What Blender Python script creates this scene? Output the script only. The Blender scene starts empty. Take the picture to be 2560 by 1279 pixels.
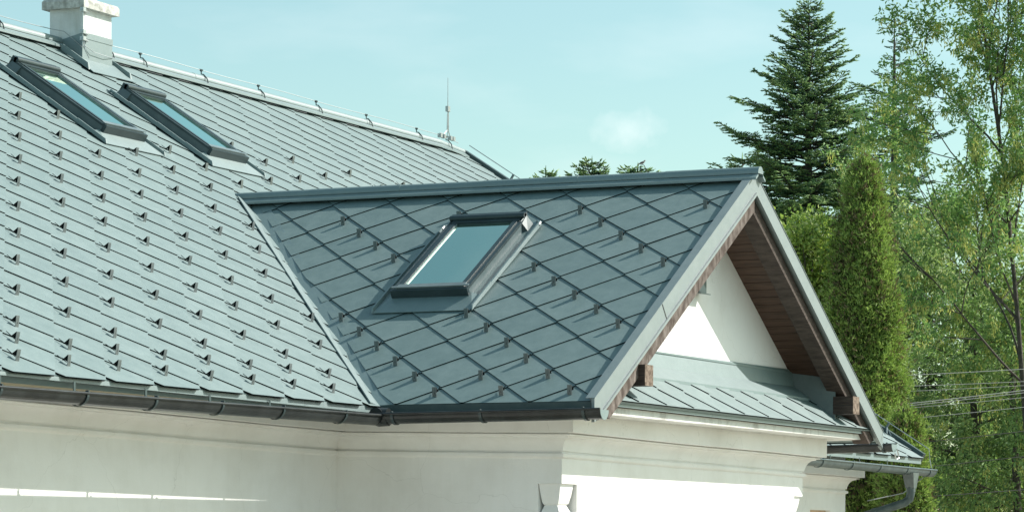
import bpy, math, random
import numpy as np
from mathutils import Vector, Matrix
R = math.radians
S = bpy.context.scene
COL = S.collection
random.seed(7)
rng = np.random.default_rng(11)

# ------------------------------------------------------------------ camera
YAW, ROLL = 1.1680260313, 0.0022925895
CAM = Vector((-23.29057, -12.63449, 2.72467))
FPX, CX, CY = 7857.75, 1687.394, 1395.023          # in 2560 px wide units
fwd = Vector((math.sin(YAW), math.cos(YAW), 0)); rgt = Vector((math.cos(YAW), -math.sin(YAW), 0)); upv = Vector((0, 0, 1))
r2 = rgt*math.cos(ROLL)+upv*math.sin(ROLL); u2 = -rgt*math.sin(ROLL)+upv*math.cos(ROLL)
cd = bpy.data.cameras.new('camera'); cam = bpy.data.objects.new('camera', cd); COL.objects.link(cam)
cam.matrix_world = Matrix(((r2.x, u2.x, -fwd.x, CAM.x), (r2.y, u2.y, -fwd.y, CAM.y), (r2.z, u2.z, -fwd.z, CAM.z), (0, 0, 0, 1)))
cd.sensor_width = 36; cd.lens = FPX/2560*36
cd.shift_x = (1280-CX)/2560; cd.shift_y = (CY-639.5)/2560
cd.clip_start = 1; cd.clip_end = 3000
S.camera = cam

# ------------------------------------------------------------------ light
SUN = Vector((0.65, -0.79, 0.84)).normalized()
ELEV = math.asin(SUN.z)
sl = bpy.data.lights.new('sun', 'SUN'); sl.energy = 4.7; sl.angle = R(0.5); sl.color = (1.0, 0.965, 0.91)
so = bpy.data.objects.new('sun', sl); COL.objects.link(so); so.rotation_euler = SUN.to_track_quat('Z', 'Y').to_euler(); so.location = (0, -10, 30)
W = bpy.data.worlds.new('World'); S.world = W; W.use_nodes = True
nt = W.node_tree; nt.nodes.clear()
def N(tree, t, **k):
    n = tree.nodes.new(t)
    for a, b in k.items(): setattr(n, a, b)
    return n
out = N(nt, 'ShaderNodeOutputWorld'); bg = N(nt, 'ShaderNodeBackground'); sky = N(nt, 'ShaderNodeTexSky', sky_type='NISHITA')
sky.sun_disc = False; sky.sun_elevation = ELEV; sky.sun_rotation = math.atan2(SUN.x, SUN.y)
sky.air_density = 1.0; sky.dust_density = 1.2; sky.ozone_density = 1.0
tint = N(nt, 'ShaderNodeMix', data_type='RGBA', blend_type='MULTIPLY'); tint.inputs[0].default_value = 1
SKYT = (0.93, 1.075, 0.89, 1)
tint.inputs[7].default_value = SKYT
nt.links.new(sky.outputs[0], tint.inputs[6])
tc0 = N(nt, 'ShaderNodeTexCoord'); sx_ = N(nt, 'ShaderNodeSeparateXYZ'); nt.links.new(tc0.outputs['Generated'], sx_.inputs[0])
rmp = N(nt, 'ShaderNodeValToRGB'); rmp.color_ramp.elements[0].position = .16; rmp.color_ramp.elements[0].color = SKYT; rmp.color_ramp.elements[1].position = .75; rmp.color_ramp.elements[1].color = (1.08, 1.24, .92, 1)
nt.links.new(sx_.outputs[2], rmp.inputs[0]); nt.links.new(rmp.outputs[0], tint.inputs[7])
# thin procedural cloud wisps, fixed in the sky by direction
tc = N(nt, 'ShaderNodeTexCoord'); 
CLD = Vector((0.91057, 0.40449, 0.13532)).normalized()
sub = N(nt, 'ShaderNodeVectorMath', operation='SUBTRACT'); sub.inputs[1].default_value = CLD
nt.links.new(tc.outputs['Generated'], sub.inputs[0])
scl = N(nt, 'ShaderNodeVectorMath', operation='MULTIPLY'); scl.inputs[1].default_value = (55, 55, 95)
nt.links.new(sub.outputs[0], scl.inputs[0])
ln = N(nt, 'ShaderNodeVectorMath', operation='LENGTH'); nt.links.new(scl.outputs[0], ln.inputs[0])
nz = N(nt, 'ShaderNodeTexNoise'); nz.inputs['Scale'].default_value = 120; nz.inputs['Detail'].default_value = 6; nz.inputs['Roughness'].default_value = .55
nt.links.new(tc.outputs['Generated'], nz.inputs['Vector'])
nz2 = N(nt, 'ShaderNodeTexNoise'); nz2.inputs['Scale'].default_value = 14; nz2.inputs['Detail'].default_value = 5
mp_ = N(nt, 'ShaderNodeMapping'); mp_.inputs['Scale'].default_value = (1, 1, 3.2)
nt.links.new(tc.outputs['Generated'], mp_.inputs[0]); nt.links.new(mp_.outputs[0], nz2.inputs['Vector'])
def mth(op, a, b=None, tree=nt, clamp=False):
    n = N(tree, 'ShaderNodeMath', operation=op); n.use_clamp = clamp
    for i, v in enumerate((a, b)):
        if v is None: continue
        if isinstance(v, (int, float)): n.inputs[i].default_value = v
        else: tree.links.new(v, n.inputs[i])
    return n.outputs[0]
fall = mth('SUBTRACT', 1.0, ln.outputs['Value'], clamp=True)
cm = mth('MULTIPLY', mth('MULTIPLY', mth('SUBTRACT', mth('ADD', fall, nz.outputs[0]), .80), 1.3, clamp=True), .24, clamp=True)
wisp = mth('MULTIPLY', mth('SUBTRACT', nz2.outputs[0], .5, clamp=True), .35, clamp=True)
cm2 = mth('MAXIMUM', cm, wisp)
mx = N(nt, 'ShaderNodeMix', data_type='RGBA'); nt.links.new(cm2, mx.inputs[0]); nt.links.new(tint.outputs[2], mx.inputs[6]); mx.inputs[7].default_value = (9.0, 8.4, 8.3, 1)
nt.links.new(mx.outputs[2], bg.inputs[0]); bg.inputs[1].default_value = 0.13
nt.links.new(bg.outputs[0], out.inputs[0])
S.view_settings.view_transform = 'Standard'; S.view_settings.look = 'None'; S.view_settings.exposure = 0.48; S.view_settings.gamma = 1

# ------------------------------------------------------------------ helpers
class MB:
    def __init__(s): s.v = []; s.f = []; s.m = []
    def quad(s, pts, m=0):
        b = len(s.v); s.v += [tuple(p) for p in pts]; s.f.append(tuple(range(b, b+len(pts)))); s.m.append(m)
    def prism(s, bot, top, m=0, ms=None):
        ms = m if ms is None else ms; b = len(s.v); n = len(bot); s.v += [tuple(p) for p in bot]+[tuple(p) for p in top]
        s.f.append(tuple(range(b+n-1, b-1, -1))); s.f.append(tuple(range(b+n, b+2*n))); s.m += [ms, m]
        for i in range(n):
            j = (i+1) % n; s.f.append((b+i, b+j, b+n+j, b+n+i)); s.m.append(ms)
    def box(s, a, b, m=0):
        x0, y0, z0 = a; x1, y1, z1 = b
        x0, x1 = min(x0, x1), max(x0, x1); y0, y1 = min(y0, y1), max(y0, y1); z0, z1 = min(z0, z1), max(z0, z1)
        s.prism([(x0, y0, z0), (x1, y0, z0), (x1, y1, z0), (x0, y1, z0)], [(x0, y0, z1), (x1, y0, z1), (x1, y1, z1), (x0, y1, z1)], m)
    def tube(s, pts, r, n=8, m=0, cap=True):
        P = [Vector(p) for p in pts]; rr = r if isinstance(r, (list, tuple)) else [r]*len(P)
        rings = []; ref = None
        for i, p in enumerate(P):
            t = (P[min(i+1, len(P)-1)]-P[max(i-1, 0)]).normalized()
            if ref is None: ref = Vector((0, 0, 1)) if abs(t.z) < .9 else Vector((1, 0, 0))
            a = t.cross(ref).normalized(); ref = a.cross(t).normalized()
            b = len(s.v); rings.append(b)
            for k in range(n):
                an = 2*math.pi*k/n; q = p+(a*math.cos(an)+ref*math.sin(an))*rr[i]; s.v.append(tuple(q))
        for i in range(len(rings)-1):
            for k in range(n):
                j = (k+1) % n; s.f.append((rings[i]+k, rings[i+1]+k, rings[i+1]+j, rings[i]+j)); s.m.append(m)
        if cap:
            s.f.append(tuple(rings[0]+k for k in range(n))); s.f.append(tuple(rings[-1]+k for k in range(n-1, -1, -1))); s.m += [m, m]
    def build(s, name, mats, parent=None, smooth=False):
        me = bpy.data.meshes.new(name)
        me.from_pydata(s.v, [], s.f); mats = mats if isinstance(mats, (list, tuple)) else [mats]
        for m in mats: me.materials.append(m)
        if len(mats) > 1: me.polygons.foreach_set('material_index', s.m)
        if smooth:
            me.polygons.foreach_set('use_smooth', [True]*len(s.f)); 
            if hasattr(me, 'set_sharp_from_angle'): me.set_sharp_from_angle(angle=R(40))
        me.update(); o = bpy.data.objects.new(name, me); COL.objects.link(o)
        if parent: o.parent = parent
        return o
def npmesh(name, V, F, mats, mi=None, parent=None):
    """V (n,3) F (m,k) arrays"""
    me = bpy.data.meshes.new(name); k = F.shape[1]
    me.vertices.add(len(V)); me.vertices.foreach_set('co', V.astype(np.float32).ravel())
    me.loops.add(F.size); me.loops.foreach_set('vertex_index', F.astype(np.int32).ravel())
    me.polygons.add(len(F)); me.polygons.foreach_set('loop_start', np.arange(0, F.size, k, dtype=np.int32))
    for m in mats: me.materials.append(m)
    if mi is not None: me.polygons.foreach_set('material_index', mi.astype(np.int32))
    me.update(calc_edges=True); o = bpy.data.objects.new(name, me); COL.objects.link(o)
    if parent: o.parent = parent
    return o
def tag(o, label, cat=None, group=None, kind=None):
    if label: o['label'] = label
    if cat: o['category'] = cat
    if group: o['group'] = group
    if kind: o['kind'] = kind
    return o
def empty(name, loc):
    o = bpy.data.objects.new(name, None); COL.objects.link(o); o.location = loc; o.empty_display_size = .2; return o

# ------------------------------------------------------------------ materials
def mat(name, c, rough=.6, metal=0, spec=.5, noise=None, bump=None, c2=None, coat=0, stretch=None, detail=5, lo=.35, hi=.65, trans=None):
    m = bpy.data.materials.new(name); m.use_nodes = True; t = m.node_tree; b = t.nodes['Principled BSDF']
    b.inputs['Base Color'].default_value = (*c, 1); b.inputs['Roughness'].default_value = rough; b.inputs['Metallic'].default_value = metal
    b.inputs['Specular IOR Level'].default_value = spec; b.inputs['Coat Weight'].default_value = coat
    tc = N(t, 'ShaderNodeTexCoord'); src = tc.outputs['Object']
    if stretch:
        mp = N(t, 'ShaderNodeMapping'); mp.inputs['Scale'].default_value = stretch; t.links.new(src, mp.inputs[0]); src = mp.outputs[0]
    if noise and c2:
        n = N(t, 'ShaderNodeTexNoise'); n.inputs['Scale'].default_value = noise; n.inputs['Detail'].default_value = detail; n.inputs['Roughness'].default_value = .6
        t.links.new(src, n.inputs['Vector'])
        r = N(t, 'ShaderNodeValToRGB'); r.color_ramp.elements[0].position = lo; r.color_ramp.elements[1].position = hi
        r.color_ramp.elements[0].color = (*c, 1); r.color_ramp.elements[1].color = (*c2, 1)
        t.links.new(n.outputs[0], r.inputs[0]); t.links.new(r.outputs[0], b.inputs['Base Color'])
    if bump:
        n2 = N(t, 'ShaderNodeTexNoise'); n2.inputs['Scale'].default_value = bump[0]; n2.inputs['Detail'].default_value = 4; t.links.new(src, n2.inputs['Vector'])
        bp = N(t, 'ShaderNodeBump'); bp.inputs['Distance'].default_value = bump[1]; bp.inputs['Strength'].default_value = bump[2] if len(bump) > 2 else 1
        t.links.new(n2.outputs[0], bp.inputs['Height']); t.links.new(bp.outputs[0], b.inputs['Normal'])
    if trans:
        b.inputs['Transmission Weight'].default_value = 0
        tr = N(t, 'ShaderNodeBsdfTranslucent'); tr.inputs[0].default_value = (*trans, 1)
        ms = N(t, 'ShaderNodeMixShader'); ms.inputs[0].default_value = .35
        t.links.new(b.outputs[0], ms.inputs[1]); t.links.new(tr.outputs[0], ms.inputs[2]); t.links.new(ms.outputs[0], t.nodes['Material Output'].inputs[0])
    return m
M = {}
def roofmat(name, ca, cb, rough):
    m = mat(name, ca, rough=rough, spec=.85, noise=6.5, c2=cb, detail=12, lo=.30, hi=.72)
    for nd in m.node_tree.nodes:
        if nd.type == 'TEX_NOISE': nd.inputs['Roughness'].default_value = .74
    t = m.node_tree; b = t.nodes['Principled BSDF']
    b.inputs['IOR'].default_value = 2.15; b.inputs['Specular Tint'].default_value = (1, .945, .965, 1); b.inputs['Specular IOR Level'].default_value = .5
    # fine stucco grain of the coil coating + cloudy streaks in the roughness
    tc = N(t, 'ShaderNodeTexCoord'); n = N(t, 'ShaderNodeTexNoise'); n.inputs['Scale'].default_value = 330; n.inputs['Detail'].default_value = 2
    t.links.new(tc.outputs['Object'], n.inputs['Vector'])
    n4 = N(t, 'ShaderNodeTexNoise'); n4.inputs['Scale'].default_value = 2.2; n4.inputs['Detail'].default_value = 3; t.links.new(tc.outputs['Object'], n4.inputs['Vector'])
    h = mth('ADD', mth('MULTIPLY', n.outputs[0], .0016, t), mth('MULTIPLY', n4.outputs[0], .009, t), t)
    bp = N(t, 'ShaderNodeBump'); bp.inputs['Distance'].default_value = 1.0; bp.inputs['Strength'].default_value = .55
    t.links.new(h, bp.inputs['Height']); t.links.new(bp.outputs[0], b.inputs['Normal'])
    return m
M['roof'] = roofmat('roof_metal', (.074, .138, .135), (.138, .208, .204), .59)
M['roof2'] = roofmat('roof_metal_pale', (.080, .145, .142), (.145, .216, .212), .60)
M['roof3'] = roofmat('roof_metal_deep', (.069, .131, .129), (.131, .201, .197), .58)
M['flash'] = roofmat('flashing_metal', (.11, .175, .175), (.15, .22, .22), .52)
M['verge'] = roofmat('verge_metal', (.14, .185, .186), (.19, .235, .236), .5)
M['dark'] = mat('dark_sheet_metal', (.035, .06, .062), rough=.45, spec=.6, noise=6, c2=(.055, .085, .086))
M['gutter'] = mat('gutter_metal', (.012, .014, .015), rough=.34, spec=.4, noise=5, c2=(.030, .034, .035), bump=(3, .01, .5))
M['gutterlt'] = mat('gutter_metal_weathered', (.05, .075, .078), rough=.35, spec=.6, noise=9, c2=(.10, .13, .13))
M['guard'] = mat('snow_guard_metal', (.085, .105, .106), rough=.38, spec=.7, noise=30, c2=(.13, .15, .152))
M['wall'] = mat('white_plaster', (.79, .765, .74), rough=.95, spec=.1, noise=1.4, c2=(.87, .85, .835), lo=.3, hi=.55, bump=(60, .006, .35), detail=8)
M['slab'] = mat('weathered_white_plaster', (.50, .48, .45), rough=.95, spec=.1, noise=5, c2=(.75, .74, .71), lo=.32, hi=.50, detail=8, bump=(25, .01, .6))
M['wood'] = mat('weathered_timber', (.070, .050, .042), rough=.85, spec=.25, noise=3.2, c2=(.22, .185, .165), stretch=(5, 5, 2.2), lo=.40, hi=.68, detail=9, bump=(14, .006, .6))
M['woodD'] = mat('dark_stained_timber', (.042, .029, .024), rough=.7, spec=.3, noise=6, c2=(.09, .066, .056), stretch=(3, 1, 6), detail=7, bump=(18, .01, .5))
M['soffit'] = mat('stained_soffit_boards', (.060, .030, .019), rough=.6, spec=.4, noise=3, c2=(.105, .055, .036), stretch=(9, 1, 9), detail=7)
M['endgrain'] = mat('timber_end_grain', (.11, .078, .058), rough=.8, spec=.2, noise=22, c2=(.28, .215, .17), detail=6, lo=.4, hi=.6)
M['plastL'] = mat('chimney_plaster', (.60, .61, .60), rough=.95, spec=.1, noise=4, c2=(.78, .785, .77), detail=8, bump=(40, .01, .4))
M['concrete'] = mat('chimney_cap_concrete', (.34, .33, .30), rough=.95, spec=.1, noise=14, c2=(.66, .65, .61), detail=9, bump=(50, .01, .6))
M['casing'] = mat('window_casing_metal', (.09, .125, .13), rough=.4, spec=.5, noise=8, c2=(.12, .155, .16))
M['undershade'] = mat('painted_undershade', (.006, .011, .012), rough=.8, spec=.1)  # near-black colour stands in for shade under shingle edges and guard legs
M['cream'] = mat('cream_eave_board', (.78, .66, .50), rough=.8, spec=.2, noise=2, c2=(.82, .71, .56))
M['alu'] = mat('galvanised_wire', (.42, .44, .44), rough=.4, metal=.6, spec=.5)
M['pine'] = mat('pale_pine_frame', (.55, .36, .22), rough=.5, noise=4, c2=(.68, .48, .32))
M['sash'] = mat('sash_cladding', (.024, .040, .044), rough=.36, spec=.5, noise=4, c2=(.036, .056, .060))
M['sashlt'] = mat('sash_cladding_light', (.13, .165, .17), rough=.35, spec=.6, noise=5, c2=(.18, .22, .225))
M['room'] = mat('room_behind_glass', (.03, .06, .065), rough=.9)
M['black'] = mat('rubber_black', (.01, .01, .011), rough=.5)
M['cable'] = mat('overhead_cable_grey', (.30, .31, .30), rough=.6)
M['cableD'] = mat('overhead_cable_black', (.02, .02, .02), rough=.6)
def grime(m, amt):
    t = m.node_tree; b = t.nodes['Principled BSDF']; src = b.inputs['Base Color'].links[0].from_socket
    tc = N(t, 'ShaderNodeTexCoord'); mp = N(t, 'ShaderNodeMapping'); mp.inputs['Scale'].default_value = (3.2, 3.2, .45); t.links.new(tc.outputs['Object'], mp.inputs[0])
    n = N(t, 'ShaderNodeTexNoise'); n.inputs['Scale'].default_value = 2.2; n.inputs['Detail'].default_value = 9; n.inputs['Roughness'].default_value = .68; t.links.new(mp.outputs[0], n.inputs['Vector'])
    r = N(t, 'ShaderNodeValToRGB'); r.color_ramp.elements[0].position = .50; r.color_ramp.elements[0].color = (1, 1, 1, 1); r.color_ramp.elements[1].position = .74; r.color_ramp.elements[1].color = (1-amt, 1-amt*1.05, 1-amt*1.25, 1)
    t.links.new(n.outputs[0], r.inputs[0])
    v = N(t, 'ShaderNodeTexVoronoi', feature='DISTANCE_TO_EDGE'); v.inputs['Scale'].default_value = 1.1
    n3 = N(t, 'ShaderNodeTexNoise'); n3.inputs['Scale'].default_value = 3; n3.inputs['Detail'].default_value = 5; t.links.new(tc.outputs['Object'], n3.inputs['Vector'])
    mxv = N(t, 'ShaderNodeMix', data_type='RGBA'); mxv.inputs[0].default_value = .25; t.links.new(tc.outputs['Object'], mxv.inputs[6]); t.links.new(n3.outputs['Color'], mxv.inputs[7]); t.links.new(mxv.outputs[2], v.inputs['Vector'])
    cr = mth('MULTIPLY', mth('SUBTRACT', 1.0, mth('MULTIPLY', v.outputs[0], 420.0, t), t, True), .22, t, True)
    m1 = N(t, 'ShaderNodeMix', data_type='RGBA', blend_type='MULTIPLY'); m1.inputs[0].default_value = 1; t.links.new(src, m1.inputs[6]); t.links.new(r.outputs[0], m1.inputs[7])
    m2 = N(t, 'ShaderNodeMix', data_type='RGBA'); t.links.new(cr, m2.inputs[0]); t.links.new(m1.outputs[2], m2.inputs[6]); m2.inputs[7].default_value = (.30, .29, .26, 1)
    t.links.new(m2.outputs[2], b.inputs['Base Color'])
grime(M['wall'], .035); grime(M['plastL'], .2)
def glassmat():
    m = bpy.data.materials.new('roof_window_glass'); m.use_nodes = True; t = m.node_tree; t.nodes.clear()
    o = N(t, 'ShaderNodeOutputMaterial'); mx = N(t, 'ShaderNodeMixShader'); tr = N(t, 'ShaderNodeBsdfTransparent'); gl = N(t, 'ShaderNodeBsdfGlossy')
    gl.inputs['Roughness'].default_value = .02; gl.inputs[0].default_value = (.78, 1.0, .86, 1); tr.inputs[0].default_value = (.42, .62, .64, 1)
    fr = N(t, 'ShaderNodeFresnel'); fr.inputs[0].default_value = 1.9
    f = mth('ADD', mth('MULTIPLY', fr.outputs[0], 1.3, t), .62, t, True)
    t.links.new(f, mx.inputs[0]); t.links.new(tr.outputs[0], mx.inputs[1]); t.links.new(gl.outputs[0], mx.inputs[2]); t.links.new(mx.outputs[0], o.inputs[0])
    return m
M['glass'] = glassmat()

# ------------------------------------------------------------------ house geometry
ZE = 4.0
w, r_, L = 3.4912560639867243, 2.199032694397728, 2.0137886
nn = math.hypot(w, r_)
Wm, PM = 6.142084791, 0.5814959895
cM, sM, tM = math.cos(PM), math.sin(PM), math.tan(PM)
XH, XR, XL = 14.34, 13.68, -11.0
VR = Wm/cM
TM = dict(u0=-4.70039127, v0=.0326, A=.31788233, B=.26436851)
TW = dict(u0=-2.941382, v0=-.01386, A=.311, B=.284877)
ZR = ZE+Wm*tM
YE = r_/tM
class Frame:
    def __init__(s, O, e1, e2): s.O = Vector(O); s.e1 = Vector(e1).normalized(); s.e2 = Vector(e2).normalized(); s.n = s.e1.cross(s.e2).normalized()
    def __call__(s, a, b, h=0): return s.O+s.e1*a+s.e2*b+s.n*h
    def mat(s, a, b, h=0):
        p = s(a, b, h); return Matrix(((s.e1.x, s.e2.x, s.n.x, p.x), (s.e1.y, s.e2.y, s.n.y, p.y), (s.e1.z, s.e2.z, s.n.z, p.z), (0, 0, 0, 1)))
FM = Frame((0, 0, ZE), (1, 0, 0), (0, cM, sM))                       # main front slope: (x, upslope)
FW = Frame((0, 0, ZE), (0, -1, 0), (w, 0, r_))                       # wing left slope: (-y, upslope)
assert FM.n.z > 0 and FW.n.z > 0
FWR = Frame((2*w, 0, ZE), (0, 1, 0), (-w, 0, r_))                    # wing right slope: (y, upslope)
def clip(poly, planes):
    for (a, b, c) in planes:                                        # keep a*x+b*y<=c
        if not poly: return []
        res = []
        for i in range(len(poly)):
            p, q = poly[i], poly[(i+1) % len(poly)]
            dp, dq = a*p[0]+b*p[1]-c, a*q[0]+b*q[1]-c
            if dp <= 0: res.append(p)
            if dp*dq < 0:
                t = dp/(dp-dq); res.append((p[0]+(q[0]-p[0])*t, p[1]+(q[1]-p[1])*t))
        poly = res
    return poly
SS = .0094
def tiles(fr, T, irange, vrange, planes, name, parent, skip=None, material=None):
    mb = MB(); A, B = T['A'], T['B']; rnd = random.Random(3)
    for V in range(*vrange):
        for iu in range(*irange):
            if (iu+V) % 2: continue
            p, q = T['u0']+A*iu, T['v0']+B*V
            cut = .006
            poly = [(p-cut, q+cut*B/A), (p+cut, q+cut*B/A), (p+A+.004, q+B), (p, q+2*B), (p-A-.004, q+B)]
            j1, j2, j0 = rnd.uniform(-.0009, .0009), rnd.uniform(-.0009, .0009), rnd.uniform(-.0004, .0006)
            poly = clip(poly, planes)
            if len(poly) < 3: continue
            cx = sum(a for a, b in poly)/len(poly); cy = sum(b for a, b in poly)/len(poly)
            ar = abs(sum(poly[i][0]*poly[(i+1) % len(poly)][1]-poly[(i+1) % len(poly)][0]*poly[i][1] for i in range(len(poly))))/2
            if ar < .0008: continue
            h = lambda a, b: SS*(2-(b-q)/B)+j1*(a-p)/A+j2*(b-q-B)/B*.5+j0
            top = [fr(a, b, h(a, b)) for a, b in poly]
            k = .009
            bot = []
            for a, b in poly:
                dx, dy = cx-a, cy-b; l = math.hypot(dx, dy) or 1
                bot.append(fr(a+dx/l*k, b+dy/l*k, h(a, b)-SS-.004-(SS if b < q+.02 else 0)))
            mb.prism(bot, top, rnd.choice((0, 0, 2, 3)), 1)  # sides and underside take the painted seam shade
    return mb.build(name, [M['roof'], M['undershade'], M['roof2'], M['roof3']], parent)

house = empty('house', (0, 0, 1.0))
tag(house, 'white plastered house with grey-green metal shingle roof, front gable wing and three roof windows', 'house')
HM = {}
def P_(name, mb, mats, smooth=False, par=None):
    o = mb.build(name, mats, None, smooth); o.parent = par or house
    if not par or par is house: o.matrix_parent_inverse = Matrix.Translation((0, 0, -1.0))
    return o
# deck below tiles: solid front/back slopes
mb = MB()
d_ = -.006; th = -.10
def slab(mb, fr, pts, h0, h1, m=0): mb.prism([fr(a, b, h1) for a, b in pts], [fr(a, b, h0) for a, b in pts], m)
xc = XR-.0
mainpoly = [(XL, .012), (XH-.03, .012), (XR-.03, VR), (XL, VR)]
slab(mb, FM, mainpoly, d_, th)
FB = Frame((0, 2*Wm, ZE), (-1, 0, 0), (0, -cM, sM))
slab(mb, FB, [(-XH+.03, 0), (-XL, 0), (-XL, VR), (-XR+.03, VR)], d_, th)
main_roof = P_('main_roof', mb, M['flash'])
edge = [( (VR), (XH-XR), 0 )]
# right edge line: x <= XH - (XH-XR)*v/VR
pr = [(1, (XH-XR)/VR, XH-.06), (-1, 0, -XL), (0, -1, 0.026), (0, 1, VR-.05)]
tiles(FM, TM, (-30, 80), (-1, 32), pr, 'shingles', main_roof)
# wing decks
mb = MB()
slab(mb, FW, [(-YE, nn), (.0, .012), (L-.03, .012), (L-.03, nn)], d_, th)
slab(mb, FWR, [(-L+.03, 0), (0, 0), (YE, nn), (-L+.03, nn)], d_, th)
wing_roof = P_('wing_roof', mb, M['flash'])
# valley line in wing coords: from (0,0) to (-YE, nn):  p >= -YE*q/nn
vl = math.hypot(YE, nn); 
tiles(FW, TW, (-12, 30), (-1, 18), [(-nn/vl, -YE/vl, -.075), (1, 0, L-.035), (0, -1, -.0), (0, 1, nn-.05)], 'shingles', wing_roof)
tiles(FWR, dict(u0=TW['u0']-.1, v0=TW['v0'], A=.311, B=.284877), (-8, 30), (-1, 18), [(nn/vl, -YE/vl, -.07*0), (-1, 0, L-.035), (0, -1, 0), (0, 1, nn-.05)], 'shingles', wing_roof)
# valley flashing, both sides
mb = MB()
A0, A1 = Vector((0, 0, ZE)), Vector((w, YE, ZE+r_))
du = 6.0
for k in range(2):
    fr = FM if k == 0 else FW
    if k == 0:
        dv = Vector((w, YE/cM)); pn = Vector((-dv.y, dv.x)).normalized()*.135; h = .028
        base = [(0, 0.0), (dv.x*1.0, dv.y*1.0)]
    else:
        dv = Vector((-YE, nn)); pn = Vector((dv.y, -dv.x)).normalized()*.16; h = .010
        base = [(0, 0.0), (dv.x, dv.y)]
    o1 = [(base[0][0]+pn.x*(1 if k else 1), 0.0 if True else 0), (base[1][0]+pn.x, base[1][1]+pn.y)]
    if k == 0: o1[0] = (-.16, .0)
    else: o1[0] = (.16, .0)
    n = 14
    for i in range(n):
        t0, t1 = i/n, (i+1)/n
        a = [base[0][0]+(base[1][0]-base[0][0])*t for t in (t0, t1)]; b = [base[0][1]+(base[1][1]-base[0][1])*t for t in (t0, t1)]
        c = [o1[0][0]+(o1[1][0]-o1[0][0])*t for t in (t0, t1)]; e = [o1[0][1]+(o1[1][1]-o1[0][1])*t for t in (t0, t1)]
        ly = .0008*(i % 7)
        mb.prism([fr(a[0], b[0], -.004), fr(a[1], b[1], -.004), fr(c[1], e[1], h-.012), fr(c[0], e[0], h-.012)],
                 [fr(a[0], b[0], .004), fr(a[1], b[1], .004), fr(c[1], e[1], h), fr(c[0], e[0], h)])
P_('valley_flashing', mb, M['flash'], par=wing_roof)

# --- eave fascia flashings
def zf(x): return 3.95 if x > 0 else 3.936-.0055*x
mb = MB(); seg = [-11, -6.2, -3.14, -1.22, -.01]
for a, b in zip(seg[:-1], seg[1:]):
    mb = MB(); mb.prism([(a+.004, .006, zf(a)), (b, .006, zf(b)), (b, .018, zf(b)), (a+.004, .018, zf(a))], [(a+.004, .008, 3.992), (b, .008, 3.992), (b, .018, 3.992), (a+.004, .018, 3.992)])
    P_('eave_flashing', mb, M['flash'], par=main_roof)
for a, b in ((7.0, 9.4), (9.404, 11.8), (11.804, XH-.06)):
    mb = MB(); mb.box((a, .012, 3.92), (b, .03, 4.0)); P_('eave_flashing', mb, M['flash'], par=main_roof)
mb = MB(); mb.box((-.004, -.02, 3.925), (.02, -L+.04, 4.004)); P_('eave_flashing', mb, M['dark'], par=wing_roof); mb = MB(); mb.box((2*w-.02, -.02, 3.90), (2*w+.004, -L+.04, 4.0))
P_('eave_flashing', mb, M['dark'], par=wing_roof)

# --- ridge caps
def ridgecap(mb, p0, p1, rad, nseg, lap, e_side):
    p0, p1 = Vector(p0), Vector(p1); t = (p1-p0).normalized(); s = t.cross(Vector((0, 0, 1))).normalized(); L_ = (p1-p0).length
    n = 12; k0 = 0
    marks = np.linspace(0, L_, nseg+1)
    for i in range(nseg):
        a, b = marks[i], marks[i+1]+(.05 if i < nseg-1 else 0); ra = rad*(1.0+.05*(i % 2)); 
        prof = [(math.cos(math.pi*k/n)*ra, math.sin(math.pi*k/n)*ra) for k in range(n+1)]
        prof = [(prof[0][0]*.86, -.006), (prof[0][0], -.008)]+prof+[(prof[-1][0], -.008), (prof[-1][0]*.86, -.006)]
        for (x0, z0), (x1, z1) in zip(prof[:-1], prof[1:]):
            mb.quad([p0+t*a+s*x0+upv*z0, p0+t*b+s*x0+upv*z0, p0+t*b+s*x1+upv*z1, p0+t*a+s*x1+upv*z1])
        for e in (a, b): mb.quad([p0+t*e+s*x+upv*z for x, z in prof])
    for sg in (-1, 1):      # flanges
        a = s*sg*rad*1.0; b = s*sg*(rad+.06)
        sl_ = e_side
        q = [p0+a-upv*.012, p1+a-upv*.012, p1+b-upv*(.012+.06*sl_), p0+b-upv*(.012+.06*sl_)]
        mb.prism([v-upv*.022 for v in q], q)
mb = MB(); ridgecap(mb, (w, YE+.22, ZE+r_+.052), (w, -L-.055, ZE+r_+.052), .058, 6, .05, r_/w)
P_('ridge_cap', mb, M['flash'], True, par=wing_roof)
mb = MB(); ridgecap(mb, (XL, Wm, ZR+.045), (XR-.75, Wm, ZR+.05), .055, 12, .05, tM)
ridgecap(mb, (XR-.75, Wm, ZR+.05), (XR+.02, Wm, ZR+.0), .055, 1, .05, tM)
P_('ridge_cap', mb, M['flash'], True, par=main_roof)
for x in [-.9, 1.1, 3.25, 5.25, 5.9, 7.15, 8.4, 9.75, 11.0, 12.33, 13.15]:
    mb = MB(); mb.tube([(x, Wm-.10, ZR-.02), (x, Wm-.078, ZR+.06), (x, Wm-.03, ZR+.112), (x, Wm, ZR+.118), (x+.0, Wm, ZR+.16)], .0075, 6)
    mb.tube([(x+.0, Wm-.012, ZR+.16), (x, Wm+.012, ZR+.16)], .014, 6); mb.tube([(x-.03, Wm, ZR+.165), (x+.03, Wm, ZR+.165)], .009, 6)
    P_('conductor_clamp', mb, M['sash'], par=main_roof)
mb = MB(); pts = []
xs = [XL, -.9, 1.1, 3.25]
for x in np.linspace(XL, 4.2, 60): pts.append((x, Wm, ZR+.165+.006*math.sin(x*3.1)))
pts += [(4.3, Wm-.1, ZR+.15), (4.33, Wm-.3, ZR-.02)]
mb.tube(pts, .0042, 5)
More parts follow.
